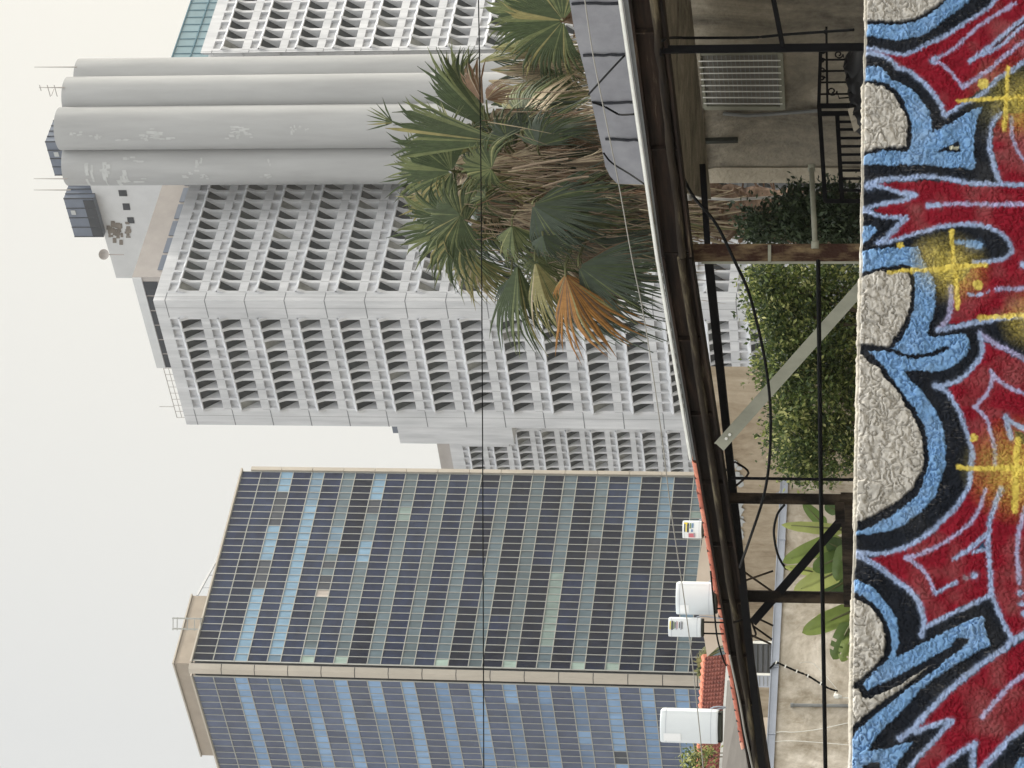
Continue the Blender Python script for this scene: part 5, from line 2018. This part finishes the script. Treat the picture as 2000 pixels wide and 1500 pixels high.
# ------------------------------------------------------------------ VEGETATION
def frond(m, H, tip, spread, nseg, split, fold, droop, twist, depth=0.0, petiole=None, mi=0, rnd=random, pleat=.42, wav=.07, nmat=1, up=False):
    """palm fan leaf in world space; blade from hastula H to tip"""
    Y = (tip - H)
    R = Y.length
    Y.normalize()
    fwd = V((0, -1, 0))
    Zn = fwd - Y * fwd.dot(Y)
    if Zn.length < .1:
        Zn = V((1, 0, 0)) - Y * Y.x
    Zn.normalize()
    Zn = Quaternion(Y, twist) @ Zn
    X = Y.cross(Zn).normalized()
    bend = rnd.uniform(.02, .16) * (0 if up else 1)
    da = spread / nseg
    rad = [.04, .28, split * .8, split, lerp(split, 1, .45), 1.0]
    kk = [1, 1, 1, .96, .62, .04]
    for s in range(nseg):
        a = -spread + (s + .5) * 2 * da
        Rk = R * (.80 + .20 * math.cos(a)) * rnd.uniform(1 - wav * 1.8, 1 + wav)
        dr = droop * rnd.uniform(.5, 2.2)
        swing = rnd.uniform(-1, 1) * .09
        mseg = mi if nmat < 3 else rnd.choices([0, 2, 3], [7, 2.6, .7])[0]
        vsx = []
        for r_, k in zip(rad, kk):
            for side_ in (-1, 0, 1):
                aa = a + side_ * da * k + (swing * (r_ - split) / (1 - split) if r_ > split else 0)
                r = Rk * r_
                x = r * math.sin(aa)
                y = r * math.cos(aa)
                z = (pleat * da * r if side_ == 0 else 0)
                # fold the halves back along the midrib
                z -= abs(x) * math.sin(fold)
                x *= math.cos(fold)
                p = H + X * x + Y * y + Zn * z - ZH * (bend * R * r_ * r_)
                if r_ > split * .7:
                    q = (r_ - split * .7) / (1 - split * .7)
                    p = p - ZH * (dr * R * q * q)
                vsx.append(p)
        fs = []
        for i in range(len(rad) - 1):
            b = i * 3
            fs.append((b, b + 1, b + 4, b + 3))
            fs.append((b + 1, b + 2, b + 5, b + 4))
        m.add(vsx, fs, mseg)
    if petiole is not None:
        mid_ = lerp(petiole, H, .55) + ZH * (.06 * (H - petiole).length)
        m.tube(catmull([petiole, mid_, H], 4), [.017, .016, .016, .015, .014, .013, .012, .011, .009], 5, mi=1)


DP = 32.0
ALT = {'dark': ('mid', 'olive'), 'deep': ('dark', 'mid'), 'mid': ('dark', 'pale'), 'olive': ('mid', 'straw'), 'brown': ('straw2', 'olive'), 'orange': ('brown', 'olive'), 'straw': ('straw2', 'pale'), 'straw2': ('straw', 'brown'), 'pale': ('straw', 'olive')}
palm = empty('fan_palm', tuple(at(1690, 440, DP))[:2] + (0,), 'shaggy fan palm with hanging dead brown fronds in front of the white tower', 'palm tree')
TR = [at(1900, 436, DP), at(1690, 430, DP), at(1450, 414, DP), at(1330, 394, DP), at(1200, 368, DP), at(1060, 348, DP), at(960, 340, DP)]
m = MB()
P_ = catmull(TR, 10)
rs = []
for i, p in enumerate(P_):
    t = i / (len(P_) - 1)
    rs.append((.34 - .10 * t) * (1 + .07 * math.sin(i * 2.1)))
m.tube(P_, rs, 18)
# old leaf bases
for i in range(170):
    t = random.uniform(.25, 1)
    k = int(t * (len(P_) - 1))
    c = P_[k]
    an = random.uniform(0, 2 * math.pi)
    d = V((math.cos(an), math.sin(an), 0))
    m.bar(c + d * (rs[k] * .8), c + d * (rs[k] + random.uniform(.06, .2)) + ZH * random.uniform(-.05, .2), .05, .02)
m.build('trunk', M['trunk'], palm)


def trunk_at(x):
    best = min(P_, key=lambda p: abs(onx(p) - x))
    return best


def onx(p):
    r = p - EYE
    return 1000 - r.dot(UU) / r.dot(F0) * FPX


def put_frond(root, hx, hy, tx, ty, col, spread=100, nseg=30, split=.6, fold=.3, droop=.12, twist=0.0, dd=0.0, dt=0.0, pet=True, depthbase=DP, trunkp=None, up=False):
    if up and spread > 50:
        nseg = int(nseg * 1.5)
        split = max(split, .62)
        droop += .07
    H = at(hx, hy, depthbase + dd)
    tip = at(tx, ty, depthbase + dd + dt)
    m = MB()
    pp_ = None
    if pet:
        tp = trunkp if trunkp is not None else trunk_at(hx + 40)
        pp_ = lerp(H, tp, min(1.0, .5 / max(.1, (tp - H).length)))
    frond(m, H, tip, math.radians(spread), nseg, split, fold, droop, twist, petiole=pp_, nmat=4, up=up)
    m.build('frond', [M['fr_' + col], M['stalk'], M['fr_' + ALT[col][0]], M['fr_' + ALT[col][1]]], root)


# fans that can be told apart, each with its own place and lean  (hx,hy,tipx,tipy, colour, ...)
F_ = [
    (905, 440, 742, 425, 'dark', dict(spread=118, nseg=44, split=.62, fold=.25, droop=.10, dd=-1.0, twist=.2)),
    (882, 335, 742, 305, 'dark', dict(spread=105, nseg=36, split=.58, fold=.35, droop=.12, dd=-.8, twist=-.3)),
    (900, 420, 820, 500, 'dark', dict(spread=85, nseg=30, split=.6, fold=.3, droop=.15, dd=-1.2)),
    (960, 330, 870, 330, 'mid', dict(spread=110, nseg=30, split=.6, fold=.5, droop=.22, dd=-1.3, twist=-.4)),
    (948, 385, 905, 400, 'dark', dict(spread=100, nseg=28, split=.6, fold=.6, droop=.3, dd=-1.3)),
    (985, 278, 748, 236, 'dark', dict(spread=19, nseg=18, split=.82, fold=.35, droop=.05, dd=-1.2, twist=.3)),
    (900, 270, 775, 225, 'mid', dict(spread=48, nseg=22, split=.3, fold=.7, droop=.12, dd=-.9, twist=.2)),
    (940, 285, 812, 270, 'olive', dict(spread=30, nseg=16, split=.4, fold=.8, droop=.10, dd=-.5, twist=.5)),
    (768, 240, 715, 218, 'dark', dict(spread=42, nseg=8, split=.15, fold=.3, droop=.02, dd=-1.2, pet=False)),
    (965, 255, 825, 100, 'dark', dict(spread=24, nseg=18, split=.72, fold=.5, droop=.1, dd=-.5, twist=.4)),
    (930, 205, 830, 130, 'deep', dict(spread=45, nseg=22, split=.5, fold=.6, droop=.16, dd=-.4, twist=-.3)),
    (900, 165, 850, 105, 'mid', dict(spread=60, nseg=16, split=.4, fold=.5, droop=.12, dd=-.4)),
    (945, 205, 903, 118, 'brown', dict(spread=26, nseg=14, split=.75, fold=.8, droop=.1, dd=-.7)),
    (950, 195, 985, 160, 'brown', dict(spread=60, nseg=16, split=.4, fold=.5, droop=.2, dd=-.8)),
    (990, 270, 950, 220, 'deep', dict(spread=90, nseg=28, split=.5, fold=.5, droop=.3, dd=-1.0)),
    (1050, 285, 1060, 205, 'deep', dict(spread=80, nseg=30, split=.55, fold=.3, droop=.16, dd=-1.1)),
    (1020, 255, 1000, 200, 'deep', dict(spread=90, nseg=26, split=.5, fold=.5, droop=.25, dd=-.9)),
    (1010, 515, 1025, 700, 'dark', dict(spread=38, nseg=22, split=.6, fold=.75, droop=.12, dd=-1.2, twist=-.3)),
    (1000, 540, 985, 640, 'deep', dict(spread=55, nseg=18, split=.55, fold=.6, droop=.22, dd=-1.0)),
    (1045, 510, 1085, 665, 'olive', dict(spread=36, nseg=22, split=.55, fold=.65, droop=.14, dd=-1.4)),
    (1050, 500, 1060, 580, 'mid', dict(spread=80, nseg=24, split=.5, fold=.6, droop=.3, dd=-1.1)),
    (1105, 540, 1160, 700, 'orange', dict(spread=44, nseg=24, split=.62, fold=.55, droop=.12, dd=-1.6)),
    (1105, 535, 1120, 610, 'orange', dict(spread=60, nseg=18, split=.7, fold=.5, droop=.15, dd=-1.5)),
    (1130, 520, 1265, 595, 'deep', dict(spread=62, nseg=30, split=.58, fold=.35, droop=.10, dd=-1.5)),
    (1135, 515, 1240, 545, 'brown', dict(spread=50, nseg=24, split=.6, fold=.3, droop=.1, dd=-1.2)),
    (1180, 540, 1300, 575, 'deep', dict(spread=40, nseg=20, split=.5, fold=.4, droop=.1, dd=-1.3)),
    (925, 500, 918, 605, 'olive', dict(spread=65, nseg=22, split=.55, fold=.4, droop=.2, dd=-.9)),
    (940, 505, 945, 580, 'mid', dict(spread=70, nseg=18, split=.5, fold=.5, droop=.2, dd=-.8)),
    (1040, 400, 1150, 470, 'deep', dict(spread=70, nseg=30, split=.55, fold=.45, droop=.1, dd=-1.5)),
    (1050, 395, 1200, 420, 'deep', dict(spread=60, nseg=26, split=.5, fold=.5, droop=.1, dd=-1.2)),
    (1000, 440, 1010, 540, 'mid', dict(spread=70, nseg=26, split=.5, fold=.6, droop=.3, dd=-1.3)),
    (1060, 460, 1075, 520, 'deep', dict(spread=80, nseg=26, split=.5, fold=.5, droop=.25, dd=-1.5)),
    (1100, 420, 1230, 400, 'mid', dict(spread=55, nseg=26, split=.5, fold=.5, droop=.1, dd=-1.0)),
    (1160, 470, 1320, 460, 'deep', dict(spread=32, nseg=22, split=.45, fold=.6, droop=.1, dd=-.9)),
    (880, 380, 760, 400, 'olive', dict(spread=70, nseg=30, split=.35, fold=.3, droop=.10, dd=-.3)),
    (860, 330, 735, 360, 'mid', dict(spread=60, nseg=26, split=.35, fold=.3, droop=.08, dd=-.2)),
    (905, 460, 800, 505, 'mid', dict(spread=80, nseg=30, split=.4, fold=.2, droop=.12, dd=-.6)),
]
for (hx, hy, tx, ty, c, kw) in F_:
    put_frond(palm, hx, hy, tx, ty, c, up=True, **kw)
# the rest of the crown: drooping fans filling it out
random.seed(33)
for i in range(52):
    cxp, cyp = random.choice([(940, 330), (960, 420), (1010, 300), (1060, 440), (1090, 500), (930, 260), (900, 380)])
    hx, hy = random.gauss(cxp, 28), random.gauss(cyp, 30)
    an = random.uniform(-2.6, 2.6)
    L_ = random.uniform(85, 150)
    tx = hx - L_ * math.cos(an) * .8 + 25
    ty = hy + L_ * math.sin(an)
    if ty < 120 or tx < 745:
        continue
    col = random.choices(['dark', 'deep', 'mid', 'olive', 'straw2', 'straw'], [3, 3, 3, 1.5, 2, 1])[0]
    put_frond(palm, hx, hy, tx, ty, col, spread=random.uniform(45, 95), nseg=random.randint(20, 32), split=random.uniform(.5, .64), fold=random.uniform(.3, .9), droop=random.uniform(.2, .5), twist=random.uniform(-.7, .7), dd=random.uniform(-.35, .7), dt=random.uniform(-.6, .6))
# hanging skirt of dead leaves round the trunk
random.seed(21)
for i in range(120):
    hx = random.uniform(905, 1300)
    side_ = random.uniform(-1, 1)
    ty0 = onx
    c = trunk_at(hx)
    r = c - EYE
    yc = 750 - r.dot(RR) / r.dot(F0) * FPX
    w = 30 + 80 * (1 - abs((hx - 1100) / 260))
    hy = yc + 45 * (hx > 1080) * .5 + side_ * max(25, w)
    L_ = random.uniform(80, 190)
    tx, ty = hx + L_ * random.uniform(.75, 1), hy + side_ * random.uniform(0, 45) + random.uniform(-12, 12)
    col = random.choices(['straw', 'straw2', 'brown', 'olive', 'deep', 'pale'], [3, 4, 2, 1.5, 1.6, 1])[0]
    put_frond(palm, hx, hy, tx, ty, col, spread=random.uniform(16, 38), nseg=random.randint(12, 20), split=random.uniform(.3, .55), fold=random.uniform(.4, 1.0), droop=random.uniform(.0, .12), twist=random.uniform(-.8, .8), dd=random.uniform(-.9, .5), dt=random.uniform(-.2, .2), pet=False)
m = MB()
for i in range(700):     # loose hanging fibres and thin stalks
    hx = random.uniform(900, 1330)
    c = trunk_at(hx)
    r = c - EYE
    yc = 750 - r.dot(RR) / r.dot(F0) * FPX
    hy = yc + random.gauss(25, 70)
    L_ = random.uniform(30, 130)
    d = DP + random.uniform(-1.3, .3)
    y2 = hy + random.gauss(0, 14)
    a, b, c2 = at(hx, hy, d), at(hx + L_ * .5, (hy + y2) / 2 + random.uniform(-6, 6), d), at(hx + L_, y2, d)
    r0 = random.uniform(.003, .008)
    m.tube([a, b, c2], [r0, r0 * .8, r0 * .3], 4, cap=False, mi=random.choice([0, 1, 1, 1, 2]))
hf = m.build('hanging_fibre', [M['fr_straw'], M['fr_straw2'], M['fr_brown']], palm)
hf['kind'] = 'stuff'
for pts in [[(1060, 365), (1110, 350), (1150, 345)], [(1000, 330), (1060, 318), (1110, 310)], [(1180, 510), (1240, 505), (1300, 520)]]:
    m = MB()
    m.tube(catmull([at(x, y, DP - 1.3) for x, y in pts], 5), .014, 6)
    m.build('stalk', M['fr_straw2'], palm)

# second palm, upper right, standing behind the house
DP2 = 33.5
palm2 = empty('fan_palm', tuple(at(1400, 30, DP2 + .8))[:2] + (0,), 'fan palm behind the grey roof membrane with one big green fan', 'palm tree')
TR2 = [V((at(1400, 20, DP2 + .8).x, at(1400, 20, DP2 + .8).y, 0)), at(1400, 20, DP2 + .8), at(1200, 20, DP2 + .8), at(1085, 10, DP2 + .8)]
P2_ = catmull(TR2, 8)
m = MB()
m.tube(P2_, [.28 - .003 * i for i in range(len(P2_))], 16)
for i in range(60):
    c = P2_[random.randint(10, len(P2_) - 1)]
    an = random.uniform(0, 2 * math.pi)
    d = V((math.cos(an), math.sin(an), 0))
    m.bar(c + d * .2, c + d * random.uniform(.3, .42) + ZH * random.uniform(0, .2), .05, .02)
m.build('trunk', M['trunk'], palm2)
tp2 = P2_[-1]
for (hx, hy, tx, ty, c, kw) in [
    (1100, 40, 935, 20, 'dark', dict(spread=120, nseg=46, split=.6, fold=.2, droop=.06, dd=-.8)),
    (1090, 60, 1020, 165, 'dark', dict(spread=75, nseg=32, split=.5, fold=.35, droop=.12, dd=-.5)),
    (1060, 30, 925, 60, 'mid', dict(spread=60, nseg=26, split=.45, fold=.4, droop=.12, dd=-.2)),
    (1050, 20, 925, -30, 'mid', dict(spread=60, nseg=26, split=.45, fold=.4, droop=.10, dd=-.3)),
    (1070, 90, 985, 150, 'olive', dict(spread=50, nseg=20, split=.35, fold=.5, droop=.2, dd=0)),
    (1075, 110, 1040, 200, 'deep', dict(spread=60, nseg=22, split=.4, fold=.5, droop=.25, dd=-.1)),
    (1040, 120, 1115, 150, 'mid', dict(spread=70, nseg=22, split=.5, fold=.5, droop=.2, dd=.2))]:
    put_frond(palm2, hx, hy, tx, ty, c, depthbase=DP2, trunkp=tp2, up=True, **kw)
for i in range(46):
    hx, hy = random.uniform(925, 1080), random.uniform(85, 215)
    L_ = random.uniform(60, 130)
    col = random.choices(['straw', 'straw2', 'pale', 'olive', 'deep'], [4, 2, 3, 2, 1.5])[0]
    put_frond(palm2, hx, hy, hx + L_, hy + random.uniform(-30, 20), col, spread=random.uniform(14, 32), nseg=random.randint(8, 13), split=.3, fold=random.uniform(.3, 1.0), droop=random.uniform(0, .15), twist=random.uniform(-.8, .8), dd=random.uniform(-.6, .6), pet=False, depthbase=DP2)

# small palm and a bush beside the tiled roof
sp = empty('small_palm', tuple(at(1381, 1310, 62))[:2] + (0,), 'small palm top showing over the red tiled roof at the corner column', 'palm tree')
c0_ = at(1380, 1302, 62)
m = MB()
m.tube([V((c0_.x, c0_.y, 0)), c0_], .06, 8)
m.build('trunk', M['trunk'], sp)
for i in range(22):
    an = random.uniform(-1.6, 1.6)
    m = MB()
    tip = c0_ + V((math.sin(an) * random.uniform(.35, .62), random.uniform(-.3, .3), .08 + .26 * math.cos(an)))
    frond(m, lerp(c0_, tip, .3), tip, math.radians(55), 14, .4, .4, .35, random.uniform(-.5, .5))
    m.build('frond', M['fr_' + random.choice(['mid', 'olive', 'pale', 'dark'])], sp)


def foliage(blobs, n, size, mats, w, seed, zmin=0.0):
    r = random.Random(seed)
    m = MB()
    tot = sum(b[1].x * b[1].z for b in blobs)
    for c, rad in blobs:
        k = int(n * rad.x * rad.z / tot)
        # twig clumps inside each blob
        nc = max(6, k // 26)
        for _ in range(nc):
            d = V((r.gauss(0, 1), r.gauss(0, 1), r.gauss(0, 1))).normalized()
            f = r.uniform(.25, 1) ** .45
            cc_ = c + V((d.x * rad.x, d.y * rad.y, d.z * rad.z)) * f
            tone = r.choices(range(len(mats)), w)[0]
            ax_ = (d + V((0, 0, .5)) + V((r.gauss(0, .4), r.gauss(0, .4), r.gauss(0, .4)))).normalized()
            for _ in range(26):
                p = cc_ + V((r.gauss(0, 1), r.gauss(0, 1), r.gauss(0, 1))) * (size * 1.5)
                if p.z < zmin:
                    continue
                s = size * r.uniform(.5, 1.55)
                u = (ax_ + V((r.gauss(0, .7), r.gauss(0, .7), r.gauss(0, .7)))).normalized()
                v = u.cross(V((r.gauss(0, 1), r.gauss(0, 1), r.gauss(0, 1)))).normalized()
                nn = u.cross(v)
                mi = tone if r.random() < .75 else r.choices(range(len(mats)), w)[0]
                m.add([p - u * s * .5, p + v * s * .26 + nn * s * .06, p + u * s * .55, p - v * s * .26 + nn * s * .06], [(0, 1, 2, 3)], mi)
    return m


def blobs_px(lst, d):
    return [(at(x, y, d + dd), V((ry * pxm(d), rd, rx * pxm(d)))) for x, y, rx, ry, dd, rd in lst]


def woody(root, foot, heads, r=.05):
    m = MB()
    for h_ in heads:
        mid_ = lerp(foot, h_, .5) + V((random.uniform(-.15, .15), random.uniform(-.1, .1), .1))
        m.tube(catmull([foot, mid_, h_], 4), [r * (1 - .1 * i) for i in range(9)], 7)
    return m.build('trunk', M['bark'], root)


DB = 29.5
B1 = blobs_px([(1545, 560, 85, 50, 0, .5), (1510, 600, 55, 60, -.2, .45), (1590, 650, 95, 80, 0, .6), (1540, 720, 65, 60, 0, .5), (1600, 780, 95, 80, .1, .6), (1560, 850, 65, 60, 0, .5), (1620, 880, 80, 60, .1, .5), (1560, 910, 40, 30, 0, .35), (1640, 560, 70, 60, .2, .5), (1650, 700, 60, 90, .2, .5), (1490, 545, 35, 30, -.2, .3)], DB)
sh1 = empty('shrub', tuple(at(1690, 700, DB))[:2] + (0,), 'large leafy green shrub behind the diagonal zinc brace', 'shrub')
ft = V(sh1.location)
woody(sh1, ft, [b[0] for b in B1])
foliage(B1, 40000, .048, M['leaf'], (4, 4, 2, 3, .8), 5).build('crown', M['leaf'], sh1)
DB2 = 25.8
B2 = blobs_px([(1600, 425, 90, 55, 0, .4), (1640, 400, 50, 45, 0, .35), (1550, 440, 50, 40, 0, .3), (1500, 455, 35, 28, 0, .25), (1650, 460, 50, 40, 0, .3), (1470, 430, 30, 25, .1, .2), (1560, 385, 22, 20, .1, .2)], DB2)
sh2 = empty('shrub', tuple(at(1690, 430, DB2))[:2] + (0,), 'dark green shrub in the shade beside the house corner', 'shrub')
woody(sh2, V(sh2.location), [b[0] for b in B2], .035)
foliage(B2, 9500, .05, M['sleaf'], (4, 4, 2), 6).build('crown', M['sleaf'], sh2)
B3 = blobs_px([(1352, 1480, 10, 22, 0, .3), (1360, 1505, 12, 25, 0, .3), (1375, 1470, 10, 14, 0, .25)], 52)
sh3 = empty('shrub', tuple(at(1370, 1480, 52))[:2] + (0,), 'small olive bush above the red tiled roof at the left', 'shrub')
woody(sh3, V(sh3.location), [b[0] for b in B3], .04)
foliage(B3, 900, .07, M['leaf'], (3, 3, 2, 2, 1), 7).build('crown', M['leaf'], sh3)

# broad-leaved plant in front of the cement building
DBL = 31.5
bl = empty('broad_leaf_plant', tuple(at(1690, 1130, DBL))[:2] + (0,), 'broad leaved plant with long paddle leaves in front of the cement wall', 'plant')
foot = at(1690, 1130, DBL)


def paddle(bx, by, tx, ty, wpx, mi, dd=0.0, arch=.15, twist=0.0, notch=0):
    a, b = at(bx, by, DBL + dd), at(tx, ty, DBL + dd - .2)
    m = MB()
    L_ = (b - a).length
    t = (b - a).normalized()
    fwd = V((0, -1, 0))
    nrm_ = (fwd - t * fwd.dot(t)).normalized()
    nrm_ = Quaternion(t, twist) @ nrm_
    sd_ = t.cross(nrm_).normalized()
    W = wpx * pxm(DBL) / 2
    n = 16
    vsx, fs = [], []
    for i in range(n + 1):
        u = i / n
        w = W * min(1, (u / .18) ** .7) * (max(0, 1 - ((u - .35) / .65) ** 2.4) ** .6 if u > .35 else 1)
        p = lerp(a, b, u) + nrm_ * (arch * L_ * math.sin(u * math.pi) * .5) - ZH * (arch * L_ * u * u * .3)
        for j, k in enumerate((-1, -.5, 0, .5, 1)):
            rip = .06 * W * math.sin(u * 23 + j) * abs(k)
            vsx.append(p + sd_ * (w * k) - nrm_ * (-abs(k) * w * .35) * -1 + nrm_ * rip)
    for i in range(n):
        for j in range(4):
            if notch and i in (9, 12) and j in (0, 3):
                continue
            q = i * 5 + j
            fs.append((q, q + 1, q + 6, q + 5))
    m.add(vsx, fs, 0)
    st_ = lerp(foot, a, .4)
    m.tube(catmull([V((foot.x, foot.y, 0)), foot, st_, a], 4) + [lerp(a, b, .3) + nrm_ * (arch * L_ * .39) + nrm_ * .008, lerp(a, b, .85) + nrm_ * (arch * L_ * .2) - ZH * (arch * L_ * .2)], [.03] * 4 + [.024] * 4 + [.018] * 5 + [.012, .004], 6, mi=1)
    m.build('leaf', [M['blade'][mi], M['stalk']], bl, True)


for args in [(1655, 1036, 1524, 1025, 26, 2, 0, .05, .5), (1645, 1050, 1524, 1098, 36, 0, -.2, .1, 0), (1650, 1085, 1585, 1112, 40, 1, -.4, .1, .1), (1650, 1110, 1545, 1157, 40, 2, -.1, .12, 0),
             (1600, 1120, 1530, 1107, 18, 2, .1, .1, .4), (1672, 1190, 1562, 1236, 40, 0, 0, .12, 0), (1672, 1195, 1590, 1208, 30, 2, .1, .1, .4), (1665, 1215, 1620, 1288, 40, 1, -.2, .25, 0, 1),
             (1670, 1240, 1638, 1292, 32, 0, -.3, .25, .2, 1), (1615, 1030, 1566, 982, 24, 1, .2, .1, 0), (1650, 1075, 1612, 1058, 34, 3, -.3, .1, .2), (1660, 1130, 1600, 1165, 36, 3, .1, .1, 0),
             (1660, 1150, 1640, 1170, 26, 3, -.2, .2, 0), (1640, 1000, 1610, 985, 26, 3, .2, .1, 0), (1655, 1060, 1630, 1135, 34, 1, -.5, .15, 0)]:
    paddle(*args)

# ------------------------------------------------------------------ HAZE
m = MB()
m.obox(V((0, 900, 60)), V((1400, 0, 0)), V((0, 1000, 0)), V((0, 0, 61)))
hz = m.build('haze', [bpy.data.materials.new('pale_haze')])
hz['kind'] = 'stuff'
hm = hz.data.materials[0]
hm.use_nodes = True
nt = hm.node_tree
nt.nodes.remove(nt.nodes['Principled BSDF'])
pv = nt.nodes.new('ShaderNodeVolumePrincipled')
pv.inputs['Color'].default_value = (.97, .955, .91, 1)
pv.inputs['Density'].default_value = 0.00014
pv.inputs['Anisotropy'].default_value = .3
nt.links.new(pv.outputs['Volume'], nt.nodes['Material Output'].inputs['Volume'])
